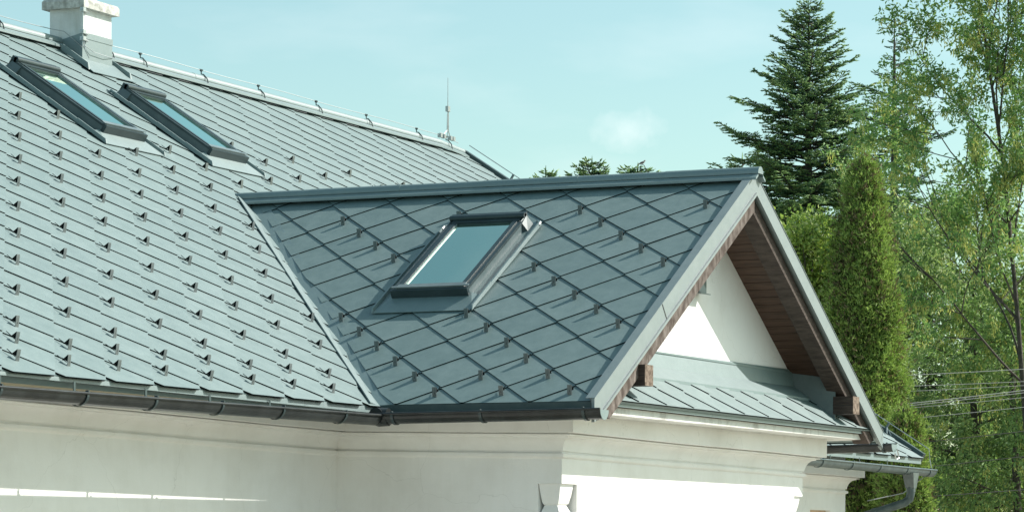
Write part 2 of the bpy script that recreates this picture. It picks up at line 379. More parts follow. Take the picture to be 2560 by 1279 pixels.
pts = [(4.36, Wm-.31, ZR+.0), (4.5, Wm-.33, ZR-.05), (4.75, Wm-.33, ZR-.06), (4.93, Wm-.3, ZR-.05), (5.1, Wm-.1, ZR+.05), (5.25, Wm, ZR+.165)]
for x in np.linspace(5.3, 13.15, 60): pts.append((x, Wm, ZR+.165+.005*math.sin(x*2.3)))
pts += [(13.5, Wm, ZR+.12)]
mb.tube(pts, .0042, 5)
pts = []
for t in np.linspace(0, 1, 30):
    v = VR*(1-t); x = XH-(XH-XR)*v/VR
    pts.append(FM(x, v, .13))
pts += [FM(XH+.02, -.08, .02), (XH-.02, -.12, 3.84), (XH-.35, .15, 3.55), (XH-.7, .5, 3.45)]
mb.tube(pts, .006, 5)
P_('lightning_conductor', mb, M['alu'], par=main_roof)
# verge at the right end
mb = MB(); pv = []
for (v0, v1) in ((0, VR*.5), (VR*.5, VR)):
    x0, x1 = XH-(XH-XR)*v0/VR, XH-(XH-XR)*v1/VR
    mb.prism([FM(x0-.075, v0, -.09), FM(x0+.01, v0, -.09), FM(x1+.01, v1, -.09), FM(x1-.075, v1, -.09)], [FM(x0-.075, v0, .055), FM(x0+.01, v0, .055), FM(x1+.01, v1, .055), FM(x1-.075, v1, .055)])
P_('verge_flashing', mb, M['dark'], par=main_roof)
for v in (.6, 2.4, 4.9, 6.6):
    mb = MB(); x = XH-(XH-XR)*v/VR
    mb.tube([FM(x-.03, v, .05), FM(x-.03, v, .14)], .016, 6); mb.tube([FM(x-.20, v-.1, .03), FM(x-.03, v, .075)], .009, 5); mb.tube([FM(x-.13, v-.14, .03), FM(x-.03, v, .075)], .009, 5)
    P_('conductor_holder', mb, M['sashlt'], par=main_roof)

# --- wing verge (front gable)
YG = -L
mb = MB()
def gpt(sx, q, y, h):       # sx=-1 left slope,+1 right slope; q upslope coordinate; h normal height
    z = ZE+q*r_/nn+h*w/nn; xx = q*w/nn-h*r_/nn
    return (xx, y, z) if sx < 0 else (2*w-xx, y, z)
def gmid(h): return (w, ZE+r_+h*nn/w)    # apex position for offset h
for sx in (-1, 1):
    ap = lambda y, h: (w, y, ZE+r_+h*nn/w)
    qb = -.03
    # upright flashing face + rolled top
    for (h0, h1, y0, y1) in ((-.105, .048, YG-.004, YG+.035), (.0485, .053, YG-.010, YG+.075)):
        lo0, lo1 = gpt(sx, qb, y0, h0), gpt(sx, qb, y0, h1)
        b = [gpt(sx, qb, y0, h0), ap(y0, h0), ap(y1, h0), gpt(sx, qb, y1, h0)]; t = [gpt(sx, qb, y0, h1), ap(y0, h1), ap(y1, h1), gpt(sx, qb, y1, h1)]
        mb.prism(b, t)
    # drip lip
    b = [gpt(sx, qb-.05, YG-.022, -.127), ap(YG-.022, -.127), ap(YG+.004, -.127), gpt(sx, qb-.05, YG+.004, -.127)]
    t = [gpt(sx, qb-.05, YG-.022, -.1055), ap(YG-.022, -.1055), ap(YG+.004, -.1055), gpt(sx, qb-.05, YG+.004, -.1055)]
    mb.prism(b, t)
    # foot, running down past the gutter
    mb.prism([gpt(sx, -.135, YG-.006, -.115), gpt(sx, -.09, YG-.006, -.127), gpt(sx, -.09, YG+.02, -.127), gpt(sx, -.135, YG+.02, -.115)],
             [gpt(sx, -.0305, YG-.006, .052), gpt(sx, -.0305, YG-.006, -.1155)][:0] or [gpt(sx, -.0305, YG-.006, .05), gpt(sx, -.0305, YG-.006, -.134), gpt(sx, -.0305, YG+.02, -.134), gpt(sx, -.0305, YG+.02, .05)])
P_('verge_flashing', mb, M['verge'], par=wing_roof)
mb = MB()
for q in (1.62,):
    mb.prism([gpt(-1, q, YG-.0065, -.115), gpt(-1, q+.012, YG-.0065, -.115), gpt(-1, q+.012, YG-.0045, -.115), gpt(-1, q, YG-.0045, -.115)], [gpt(-1, q-.02, YG-.0065, .05), gpt(-1, q-.008, YG-.0065, .05), gpt(-1, q-.008, YG-.0045, .05), gpt(-1, q-.02, YG-.0045, .05)])
P_('verge_seam', mb, M['black'], par=wing_roof)
# barge rafters
for sx in (-1, 1):
    mb = MB(); ap = lambda y, h: (w, y, ZE+r_+h*nn/w)
    y0, y1, h0, h1 = (YG+.006, YG+.15, -.252, -.1275) if sx < 0 else (YG+.035, YG+.20, -.235, -.12)
    mb.prism([gpt(sx, .16, y0, h0), ap(y0, h0), ap(y1, h0), gpt(sx, .16, y1, h0)], [gpt(sx, .06, y0, h1), ap(y0, h1), ap(y1, h1), gpt(sx, .06, y1, h1)])
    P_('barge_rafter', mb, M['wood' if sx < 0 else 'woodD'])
# soffit boards under the gable overhang
for sx in (-1, 1):
    mb = MB(); q = .15; k = 0; h0, h1 = -.125, -.102
    while q < nn-.1:
        q1 = min(q+.118, nn-.1)
        mb.prism([gpt(sx, q, YG+.17, h0), gpt(sx, q1-.006, YG+.17, h0), gpt(sx, q1-.006, -1.40, h0), gpt(sx, q, -1.40, h0)][::-1 if sx > 0 else 1], [gpt(sx, q, YG+.17, h1), gpt(sx, q1-.006, YG+.17, h1), gpt(sx, q1-.006, -1.40, h1), gpt(sx, q, -1.40, h1)][::-1 if sx > 0 else 1]); q += .118
    P_('soffit', mb, M['soffit'])
# purlin ends
def pb(x0, x1, z0, z1, y0):
    mb = MB(); mb.box((x0, y0+.004, z0), (x1, y0+.30, z1), 0); mb.box((x0, y0, z0), (x1, y0+.004, z1), 1); mb.box((x0-.001, y0+.004, (z0+z1)/2-.003), (x0, y0+.29, (z0+z1)/2+.002), 2)
    P_('purlin', mb, [M['woodD'], M['endgrain'], M['black']])
pb(.86, 1.03, 4.175, 4.352, YG-.055); pb(5.94, 6.12, 4.155, 4.33, YG-.075)

# --- walls
YW, YG2, XWL, XWR, XME = .7, -1.45, .54, 6.22, 13.39
mb = MB()
sofz = lambda x: ZE+r_-abs(x-w)*r_/w-.125*nn/w
# gable wall (upper)
g = [(.9, 4.2), (6.0, 4.2), (6.0, sofz(6.0)), (w, sofz(w)), (.95, sofz(.95))]
mb.prism([(x, YG2, z) for x, z in g], [(x, YG2+.25, z) for x, z in g])
P_('gable_wall', mb, M['wall'])
mb = MB()
ztop = 3.93
# wing body with notched lower corners
NL, NR, NZ = .30, .24, 3.35
mb.box((XWL, YG2, NZ), (XWR, YW, ztop))
mb.box((XWL+NL, YG2, 1.0), (XWR-NR, YW, NZ)); mb.box((XWL, YG2+.225, 1.0), (XWL+NL, YW, NZ)); mb.box((XWR-NR, YG2+.225, 1.0), (XWR, YW, NZ))
mb.box((XL, YW, 1.0), (XWL, YW+.4, 4.1)); mb.box((XWR, YW, 1.0), (12.15, YW+.4, 4.1)); mb.box((12.15, YW, 3.318), (12.85, YW+.4, 4.1)); mb.box((12.85, YW, 1.0), (XME, YW+.4, 4.1)); mb.box((12.15, YW+.12, 1), (12.85, YW+.4, 3.318))
mb.box((XWL, YW, 1), (XWR, YW+.4, 4.1))
mb.prism([(XME-.3, YW+.4, 1), (XME, YW+.4, 1), (XME, 2*Wm-.7, 1), (XME-.3, 2*Wm-.7, 1)], [(XME-.3, YW+.4, 4.1), (XME, YW+.4, 4.1), (XME, 2*Wm-.7, 4.1), (XME-.3, 2*Wm-.7, 4.1)])
mb.prism([(XME-.3, .9, 4.1), (XME-.3, 2*Wm-.9, 4.1), (XME-.3, Wm, ZR-.35)], [(XME-.02, .9, 4.1), (XME-.02, 2*Wm-.9, 4.1), (XME-.02, Wm, ZR-.35)])
mb.box((XL, 2*Wm-1.1, 1), (XME-.3, 2*Wm-.7, 4.1)); mb.box((XL, YW+.4, 1), (XL+.3, 2*Wm-1.1, 4.1))
P_('wall', mb, M['wall'])
# capitals in the notches (inverted pyramids on a pilaster)
for xc_, sg in ((XWL, 1), (XWR, -1)):
    mb = MB(); wd = .278 if sg > 0 else .225
    x0, x1 = xc_+sg*.015, xc_+sg*wd; y0, y1 = YG2+.02, YG2+.22
    if x0 > x1: x0, x1 = x1, x0
    z = NZ-.001
    lay = [(0, 0), (.35, .10), (.7, .165), (1, .178)]
    def lq(t, z): return [(x0+(.05*t if sg > 0 else .04*t), y0+.05*t, z), (x1-(.04*t if sg > 0 else .05*t), y0+.05*t, z), (x1-(.04*t if sg > 0 else .05*t), y1-.03*t, z), (x0+(.05*t if sg > 0 else .04*t), y1-.03*t, z)]
    for (t0, d0), (t1, d1) in zip(lay[:-1], lay[1:]): mb.prism(lq(t1, z-d1), lq(t0, z-d0))
    mb.prism(lq(.15, z-.262), lq(1.0, z-.1785)); mb.prism(lq(.15, 1.0), lq(.15, z-.2625))
    P_('pilaster_capital', mb, M['wall'])
# cornice swept along the walls
prof = [(0.0, 3.555), (.008, 3.563), (.024, 3.570), (.030, 3.585), (.026, 3.598), (.014, 3.604), (-.012, 3.607), (-.012, 3.620), (.015, 3.622), (.018, 3.642), (.028, 3.672), (.045, 3.702), (.07, 3.724), (.098, 3.733), (.104, 3.732), (.107, 3.745), (.139, 3.746), (.139, 3.756), (.116, 3.759), (.116, 3.765), (.19, 3.767), (.19, 3.93), (.0, 3.93)]
path = [((XL, YW), (0, -1)), ((XWL, YW), (-1, -1)), ((XWL, YG2), (-1, -1)), ((XWR, YG2), (1, -1)), ((XWR, YW), (1, -1)), ((XME, YW), (1, -1)), ((XME, 2*Wm-.7), (1, 0))]
mb = MB(); 
nsub = 10
pl = []
for i in range(len(path)-1):
    (p0, d0), (p1, d1) = path[i], path[i+1]
    for k in range(nsub):
        t = k/nsub; pl.append(((p0[0]+(p1[0]-p0[0])*t, p0[1]+(p1[1]-p0[1])*t), None if k else d0, i))
pl.append((path[-1][0], path[-1][1], 5))
nor = [(0, -1), (-1, 0), (0, -1), (1, 0), (0, -1), (1, 0)]
rr = random.Random(5)
def tilt(p):
    x, y = p
    if x < XWL-.01: return .045+.0085*(XWL-x)
    if x < XWL+.01: return .045*(y-YG2)/(YW-YG2)
    if x > XWR+.01: return -.02-.0015*(x-XWR)
    return -.02*(x-XWL)/(XWR-XWL)
def ring(p, dd, amp):
    v = []
    for o_, z in prof:
        j = amp*math.sin(p[0]*1.7+z*30)*.6+rr.uniform(-.0008, .0008) if .53 < z-3 < .78 else 0
        j += tilt(p) if z < 3.9 else 0
        v.append((p[0]+dd[0]*o_, p[1]+dd[1]*o_, z+j))
    return v
rings = []
for p, dd, i in pl:
    if dd is None: dd = nor[min(i, 5)]
    rings.append(ring(p, dd, .004))
base = 0
for v in rings: mb.v += v
n = len(prof)
for i in range(len(rings)-1):
    for k in range(n-1): mb.f.append((i*n+k, (i+1)*n+k, (i+1)*n+k+1, i*n+k+1)); mb.m.append(0)
mb.f.append(tuple(range(n)))
mb.m.append(0)
P_('cornice', mb, M['wall'], True)
# front slab below the little skirt roof, skirt roof, upstand, cheek
mb = MB()
mb.prism([(.335, -1.912, 3.915), (6.80, -1.912, 3.93), (6.6, YG2, 3.915), (.335, YG2, 3.915)], [(.335, -1.917, 3.980), (6.80, -1.917, 3.980), (6.6, YG2, 3.985), (.335, YG2, 3.985)])
mb.box((.02, -1.93, 3.97), (.335, .0, 3.99)); 
P_('eave_ledge', mb, M['slab'])
mb = MB(); mb.box((-11, .505-.02, 3.88), (.33, .509-.02, 3.975)); P_('eave_board', mb, M['cream'])
mb = MB()
for k in range(34):
    x = .34+k*.19; mb.box((x, -1.935, 3.981), (x+.165+.02*(k % 3), -1.90, 3.992))
P_('eave_batten', mb, M['woodD'])
zs0, zs1, ys0, ys1 = 4.028, 4.415, -2.0, -1.475
FS = Frame((0, ys0, zs0), (1, 0, 0), (0, ys1-ys0, zs1-zs0)); LS = math.hypot(ys1-ys0, zs1-zs0)
mb = MB(); slab(mb, FS, [(.36, .01), (6.72, .01), (6.25, LS), (.98, LS)], -.004, -.03); 
skirt = P_('skirt_roof', mb, M['flash'])
tiles(FS, dict(u0=.28, v0=0, A=.30, B=.2844), (-4, 26), (-1, 5), [(1, .45/LS, 6.70), (-1, .62/LS, -.37), (0, -1, 0), (0, 1, LS-.02)], 'shingles', skirt)
mb = MB()
for a, b in ((.37, 2.6), (2.604, 4.9), (4.904, 6.66)):
    mb = MB(); mb.box((a, ys0+.038, 3.985), (b, ys0+.05, zs0+.02)); P_('eave_flashing', mb, M['flash'], par=skirt)
mb = MB(); mb.prism([(1.3, -1.50, 4.40), (5.86, -1.50, 4.43), (5.86, YG2, 4.40), (1.3, YG2, 4.40)], [(1.3, -1.462, 4.565), (5.86, -1.462, 4.60), (5.86, YG2, 4.60), (1.3, YG2, 4.565)])
mb.prism([(1.3, -1.66, 4.285), (5.86, -1.66, 4.285), (5.86, -1.5, 4.40), (1.3, -1.5, 4.40)], [(1.3, -1.66, 4.312), (5.86, -1.66, 4.312), (5.86, -1.5, 4.43), (1.3, -1.5, 4.425)])
mb.box((1.3, -1.475, 4.56), (5.86, YG2-.001, 4.575))
P_('wall_flashing', mb, M['flash'], par=skirt)
mb = MB()
mb.prism([(5.85, YG2-.02, 4.38), (5.85, YG2-.02, 4.615), (5.945, YG+.115, 4.50), (5.945, YG+.115, 4.06)], [(5.86, YG2-.02, 4.38), (5.86, YG2-.02, 4.615), (5.955, YG+.115, 4.50), (5.955, YG+.115, 4.06)])
P_('cheek_flashing', mb, M['casing'], par=skirt)  # darker metal than the flashing beside it: its shade put into the colour
mb = MB(); mb.box((3.33, -1.53, 5.17), (3.50, YG2, 5.36)); mb.prism([(3.30, -1.56, 5.155), (3.53, -1.56, 5.155), (3.51, YG2, 5.17), (3.30, YG2, 5.17)], [(3.30, -1.56, 5.162), (3.53, -1.56, 5.162), (3.51, YG2, 5.178), (3.30, YG2, 5.178)])
P_('wall_vent', mb, M['dark'])

# --- gutters
def gutter(p0, p1, rad, side, brs, m, name='gutter', endcap=(0, 1), drop=0):
    """half round, side=unit vector pointing away from roof"""
    p0, p1, s = Vector(p0), Vector(p1), Vector(side); t = (p1-p0).normalized()
    g = MB(); n = 12; th_ = .003
    def ringp(c, rad, a0=0, a1=math.pi): return [c+s*(math.cos(a0+(a1-a0)*k/n)*rad)-upv*(math.sin(a0+(a1-a0)*k/n)*rad) for k in range(n+1)]
    segs = 8
    for i in range(segs):
        c0, c1 = p0.lerp(p1, i/segs), p0.lerp(p1, (i+1)/segs)
        o0, o1, i0, i1 = ringp(c0, rad), ringp(c1, rad), ringp(c0, rad-th_), ringp(c1, rad-th_)
        for k in range(n):
            g.quad([o0[k], o1[k], o1[k+1], o0[k+1]]); g.quad([i0[k], i0[k+1], i1[k+1], i1[k]])
    g.tube([p0+s*(rad+.004)+upv*.004, p1+s*(rad+.004)+upv*.004], .0105, 8)        # front bead
    for e, c in ((0, p0), (1, p1)):
        if e in endcap:
            q = ringp(c, rad+.004); tt = t*(.004 if e else -.004); g.prism([v for v in q], [v+tt for v in q], 1)
    o = P_(name, g, [m, M['flash']], True)
    for d in brs:
        c = p0+t*d; b = MB(); q0, q1 = ringp(c-t*.013, rad+.0035), ringp(c+t*.013, rad+.0035); r0, r1 = ringp(c-t*.013, rad+.009), ringp(c+t*.013, rad+.009)
        for k in range(n): b.prism([q0[k], q0[k+1], q1[k+1], q1[k]], [r0[k], r0[k+1], r1[k+1], r1[k]])
        b.tube([c+s*(rad+.012)+upv*.018, c+s*(rad-.012)+upv*.018, c+s*(rad-.02)-upv*.004], .009, 6)
        P_('gutter_bracket', b, M['gutterlt'] if m is M['gutterlt'] else M['sash'], par=o)
    return o
RG = .078
gm = gutter((-11, -.040, 3.831), (-.02, -.046, 3.908), RG, (0, -1, 0), [11-5.54, 11-4.504, 11-3.609, 11-2.681, 11-1.768, 11-.768, 11-6.5, 11-7.5], M['gutter'], endcap=())
gw = gutter((-.092, -.04, 3.918), (-.092, -L-.11, 3.928), RG, (-1, 0, 0), [.18, 1.0, 1.93], M['gutter'], endcap=(1,))
g3 = gutter((2*w+.09, -.04, 3.86), (2*w+.09, -L-.11, 3.895), RG, (1, 0, 0), [.3, 1.1, 1.98], M['gutter'], endcap=(1,))
g4 = gutter((7.1, -.092, 3.862), (XH+.02, -.092, 3.838), RG, (0, -1, 0), [1.1, 2.2, 3.18, 4.18, 5.16, 6.16, 7.03], M['gutterlt'], endcap=(0, 1))
mb = MB(); mb.box((-1.06-.09+.98, -1.12, 3.83), (-1.06-.09+.98, -1.12, 3.83)) if 0 else None
# mitre piece at the inner corner
mb.tube([(-.16, -.06, 3.905), (-.095, -.065, 3.90), (-.09, -.15, 3.9)], [.073, .082, .075], 14)
P_('gutter_corner', mb, M['gutter'], True, par=gm)
for x in (-6.3, -5.4, -4.504, -3.579, -2.689, -1.796):
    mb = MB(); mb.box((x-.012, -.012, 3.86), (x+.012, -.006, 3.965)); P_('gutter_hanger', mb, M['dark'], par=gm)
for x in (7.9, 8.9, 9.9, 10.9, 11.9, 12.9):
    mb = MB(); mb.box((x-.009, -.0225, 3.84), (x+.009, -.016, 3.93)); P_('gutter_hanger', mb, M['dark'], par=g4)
# right ring and hook on wing gutter end, downpipe
mb = MB(); mb.tube([(2*w+.12, -L-.13, 3.85), (2*w+.16, -L-.14, 3.76), (2*w+.10, -L-.13, 3.745), (2*w+.06, -L-.13, 3.80)], .008, 5)
P_('gutter_clip', mb, M['alu'], par=g3)
mb = MB()
mb.prism([(13.52, -.15, 3.60), (13.62, -.15, 3.60), (13.62, -.04, 3.60), (13.52, -.04, 3.60)], [(13.46, -.165, 3.79), (13.68, -.165, 3.79), (13.68, -.02, 3.79), (13.46, -.02, 3.79)])
pts = [Vector((13.57, -.095, 3.64)), Vector((13.57, -.095, 3.54)), Vector((13.567, -.08, 3.47)), Vector((13.55, -.02, 3.42)), Vector((13.50, .12, 3.37)), Vector((13.36, .50, 3.24)), Vector((13.34, .57, 3.20)), Vector((13.33, .60, 3.10)), Vector((13.33, .60, 1.0))]
mb.tube(pts, .052, 12)
for a, b in ((0, 1), (4, 5)):
    c = pts[a].lerp(pts[b], .55); d2 = (pts[b]-pts[a]).normalized(); mb.tube([c-d2*.03, c+d2*.03], .057, 12)
P_('downpipe', mb, M['gutterlt'], True)
# small window in the right-hand wall
mb = MB(); mb.box((12.152, YW+.06, 1.9), (12.848, YW+.12, 3.317)); P_('window', mb, M['pine'])

# --- chimney
mb = MB(); cx0, cx1, cy0, cy1 = 4.345, 4.89, 5.85, 6.25
mb.box((cx0, cy0, 7.5), (cx1, cy1, 8.425)); ch = P_('chimney', mb, M['plastL'])
mb = MB(); q = [(cx0-.06, cy0-.06), (cx1+.06, cy0-.06), (cx1+.06, cy1+.06), (cx0-.06, cy1+.06)]
q2 = [(cx0-.045, cy0-.045), (cx1+.045, cy0-.045), (cx1+.045, cy1+.045), (cx0-.045, cy1+.045)]
mb.prism([(a, b, 8.425) for a, b in q], [(a, b, 8.505) for a, b in q]); mb.prism([(a, b, 8.505) for a, b in q], [(a, b, 8.53) for a, b in q2])
mb.box((cx0+.12, cy0+.1, 8.53), (cx1-.12, cy1-.1, 8.58))
P_('chimney_cap', mb, M['concrete'], par=ch)
mb = MB()
mb.box((cx0+.0, cy0-.006, 7.6), (cx1+.006, cy0, 8.17)); mb.box((cx0, cy0-.011, 8.115), (cx1+.011, cy0-.006, 8.178)); mb.box((cx1, cy0, 7.6), (cx1+.006, cy1, 8.17))
mb.prism([(cx0-.006, cy0-.006, 7.6), (cx0, cy0-.006, 7.6), (cx0, cy0+.3, 7.9), (cx0-.006, cy0+.3, 7.9)], [(cx0-.006, cy0-.006, 8.17), (cx0, cy0-.006, 8.17), (cx0, cy0+.3, 8.10), (cx0-.006, cy0+.3, 8.10)])
v0 = 5.85/cM
mb.prism([FM(cx0-.13, v0-.25, .024), FM(cx1+.13, v0-.25, .024), FM(cx1+.1, v0+.05, .022), FM(cx0-.1, v0+.05, .022)], [FM(cx0-.13, v0-.25, .03), FM(cx1+.13, v0-.25, .03), FM(cx1+.1, v0+.05, .05), FM(cx0-.1, v0+.05, .05)])
for sg, xx in ((-1, cx0-.13), (1, cx1+.11)):
    mb.prism([FM(xx-.02, v0-.20, .025), FM(xx+.02, v0-.20, .025), FM(xx+.02, v0+.22, .025), FM(xx-.02, v0+.22, .025)], [FM(xx-.02, v0-.15, .08), FM(xx+.0, v0-.15, .08), FM(xx+.0, v0+.22, .085), FM(xx-.02, v0+.22, .085)])
P_('chimney_flashing', mb, M['flash'], par=ch)

# --- lightning rods (stand on the house)
mb = MB(); X0, Y0 = cx0-.05, cy0-.04
mb.tube([(X0, Y0, 8.02), (X0, Y0, 8.9), (X0, Y0, 9.4)], [.008, .007, .004], 6)
for z in (8.10, 8.17, 8.40): mb.tube([(X0-.03, Y0, z), (X0+.12, Y0+.02, z-.01)], .012, 6); mb.box((X0-.025, Y0-.025, z-.02), (X0+.025, Y0+.02, z+.02))
mb.tube([(X0+.01, Y0, 8.12), (X0+.015, Y0-.02, 7.98), (X0+.06, Y0-.04, 7.90)], .0065, 5)
P_('lightning_rod', mb, M['alu'], par=ch)
mb = MB(); X0, Y0 = 13.2, Wm
mb.tube([(X0, Y0, ZR+.17), (X0, Y0, 8.6), (X0, Y0, 8.97)], [.007, .006, .0035], 6)
mb.tube([(X0+.08, Y0, ZR+.16), (X0+.02, Y0, ZR+.24), (X0+.015, Y0, 8.58)], .006, 5); mb.box((X0-.03, Y0-.02, 8.53), (X0+.03, Y0+.02, 8.6))
mb.tube([(X0-.22, Y0, ZR+.19), (X0-.1, Y0, ZR+.19), (X0-.02, Y0, ZR+.25), (X0-.01, Y0, 8.5)], .006, 5)
for dx in (-.22, -.12, .06, .14): mb.box((X0+dx-.03, Y0-.03, ZR+.13), (X0+dx+.02, Y0+.02, ZR+.18))
P_('lightning_rod', mb, M['alu'])

# --- roof windows
def roof_window(fr, uc, v0, v1, label, fl_w=.16, topext=.10, apron=.22, h=.125, hw=.39, rev=False):
    root = bpy.data.objects.new('roof_window', None); COL.objects.link(root)
    root.matrix_world = Matrix.Translation(fr(uc, v0)); root.parent = house; root.matrix_parent_inverse = Matrix.Translation((0, 0, -1.0)); root['label'] = label
    # world-space meshes: parent with inverse
    inv = Matrix.Translation(fr(uc, v0)).inverted()
    def sub(name, mb, m, smooth=False):
        o = mb.build(name, m, None, smooth); o.parent = root; o.matrix_parent_inverse = inv; return o
    def bx(mb, a0, a1, b0, b1, h0, h1, m=0):
        mb.prism([fr(uc+a0, b0, h0), fr(uc+a1, b0, h0), fr(uc+a1, b1, h0), fr(uc+a0, b1, h0)], [fr(uc+a0, b0, h1), fr(uc+a1, b0, h1), fr(uc+a1, b1, h1), fr(uc+a0, b1, h1)], m)
    F0 = .026
    # flashing: apron, side trays with raised standing edge
    mb = MB(); W2 = hw+fl_w
    mb.prism([fr(uc-W2, v0-apron, F0-.006), fr(uc+W2, v0-apron, F0-.006), fr(uc+W2, v0+.02, F0-.006), fr(uc-W2, v0+.02, F0-.006)],
             [fr(uc-W2, v0-apron, F0), fr(uc+W2, v0-apron, F0), fr(uc+hw+.02, v0+.02, F0+.035), fr(uc-hw-.02, v0+.02, F0+.035)])
    for sg in (-1, 1):
        a0, a1 = sorted((sg*(hw-.01), sg*W2)); bx(mb, a0, a1, v0-.0, v1+topext-.05, F0-.006, F0+.002)
        n = 7
        for i in range(n):
            b0, b1 = v0-apron+(v1+topext-v0+apron-.12)*i/n, v0-apron+(v1+topext-v0+apron-.12)*(i+1)/n
            a0, a1 = sorted((sg*(W2-.012), sg*(W2+.004))); hh = .036+.003*(i % 2)
            mb.prism([fr(uc+a0, b0, F0), fr(uc+a1, b0, F0), fr(uc+a1, b1, F0), fr(uc+a0, b1, F0)], [fr(uc+a0, b0+(.03 if i == 0 else 0), F0+hh*.9), fr(uc+a1, b0+(.03 if i == 0 else 0), F0+hh*.9), fr(uc+a1, b1, F0+hh), fr(uc+a0, b1, F0+hh)])
        b0, b1 = v1+topext-.12, v1+topext; a0, a1 = sg*(W2-.004), sg*(hw+.06)
        mb.tube([fr(uc+a0, b0, F0+.02), fr(uc+a0*.96+a1*.04, b0+.05, F0+.022), fr(uc+a1, b1, F0+.01)], [.017, .015, .006], 6)
    bx(mb, -W2+.03, W2-.03, v1, v1+topext, F0-.006, F0+.004)
    sub('flashing', mb, M['flash']); mb = MB()
    # upstand skin of the flashing round the casing
    for sg in (-1, 1):
        a0, a1 = sorted((sg*(hw-.002), sg*(hw+.004))); bx(mb, a0, a1, v0+.01, v1-.02, F0, h-.022)
        a0, a1 = sorted((sg*hw, sg*(hw+.05)))
        mb.prism([fr(uc+a0, v1-.1, F0), fr(uc+a1, v1-.1, F0), fr(uc+a1, v1+.04, F0), fr(uc+a0, v1+.04, F0)], [fr(uc+sg*hw-.002, v1-.1, h+.005), fr(uc+sg*hw+.002, v1-.1, h+.005), fr(uc+sg*(hw+.01), v1+.02, h+.01), fr(uc+sg*hw, v1+.02, h+.01)])
    bx(mb, -hw-.0, hw+.0, v1-.02, v1-.0, F0, h-.022)
    sub('upstand', mb, M['casing'])
    # casing
    mb = MB(); t = .075
    for sg in (-1, 1):
        a0, a1 = sorted((sg*(hw-.035), sg*hw)); bx(mb, a0, a1, v0, v1, F0, h)
        a0, a1 = sorted((sg*(hw-.004), sg*(hw+.012))); bx(mb, a0, a1, v0-.01, v1+.01, h-.022, h+.001, 0)
    bx(mb, -hw+.035, hw-.035, v0, v0+.03, F0, h); bx(mb, -hw+.035, hw-.035, v1-.03, v1, F0, h)
    sub('frame', mb, M['sash'])
    mb = MB()   # sash ring with raised side strips
    for sg in (-1, 1):
        a0, a1 = sorted((sg*(hw-.036), sg*(hw-.075))); bx(mb, a0, a1, v0+.04, v1-.06, h-.03, h+.008)
        a0, a1 = sorted((sg*(hw-.076), sg*(hw-.086))); bx(mb, a0, a1, v0+.05, v1-.07, h-.03, h+.002, 1)
    bx(mb, -hw+.0765, hw-.0765, v0+.076, v0+.09, h-.03, h+.001); bx(mb, -hw+.0765, hw-.0765, v1-.10, v1-.086, h-.03, h+.001)
    sub('sash', mb, [M['sash'], M['sashlt']])
    mb = MB()
    bx(mb, -hw+.03, hw-.03, v0+.001, v0+.075, h+.0005, h+.012, 1); bx(mb, -hw-.014, hw+.014, v0-.035, v0-.0005, h-.075, h+.004, 0); bx(mb, -hw-.014, hw+.014, v0, v0+.028, h+.0125, h+.020, 1)
    sub('bottom_rail', mb, [M['sash'], M['sashlt']])
    mb = MB()
    mb.tube([fr(uc-hw-.012, v1-.01, h+.018), fr(uc+hw+.012, v1-.01, h+.018)], .028, 10)
    bx(mb, -hw-.012, hw+.012, v1-.015, v1+.045, h-.05, h+.035); bx(mb, -hw+.02, hw-.02, v1-.085, v1-.035, h+.0005, h+.010)
    sub('cowl', mb, M['sash'], True)
    mb = MB(); g0, g1, c0, c1 = -hw+.086, hw-.086, v0+.075, v1-.085
    mb.quad([fr(uc+g0, c0, h-.012), fr(uc+g1, c0, h-.012), fr(uc+g1, c1, h-.012), fr(uc+g0, c1, h-.012)])
    sub('pane', mb, M['glass'])
    mb = MB(); dz = -.16    # lining visible through the glass
    ins = .012
    P0 = [(g0, c0), (g1, c0), (g1, c1), (g0, c1)]
    for i in range(4):
        (a, b), (c, d2) = P0[i], P0[(i+1) % 4]; mb.quad([fr(uc+a, b, h-.02), fr(uc+c, d2, h-.02), fr(uc+c, d2, dz), fr(uc+a, b, dz)], 0)
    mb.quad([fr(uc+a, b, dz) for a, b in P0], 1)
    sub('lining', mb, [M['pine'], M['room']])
    return root
roof_window(FM, 2.435, 4.97, 6.19, 'left of the two long roof windows on the main slope below the chimney', fl_w=.17, hw=.345)
roof_window(FM, 4.385, 5.0, 6.21, 'right of the two long roof windows on the main slope', fl_w=.17, hw=.345)
roof_window(FW, -.32, 1.90, 3.28, 'single roof window on the gable wing slope', fl_w=.13, apron=.25, topext=.10, hw=.37)

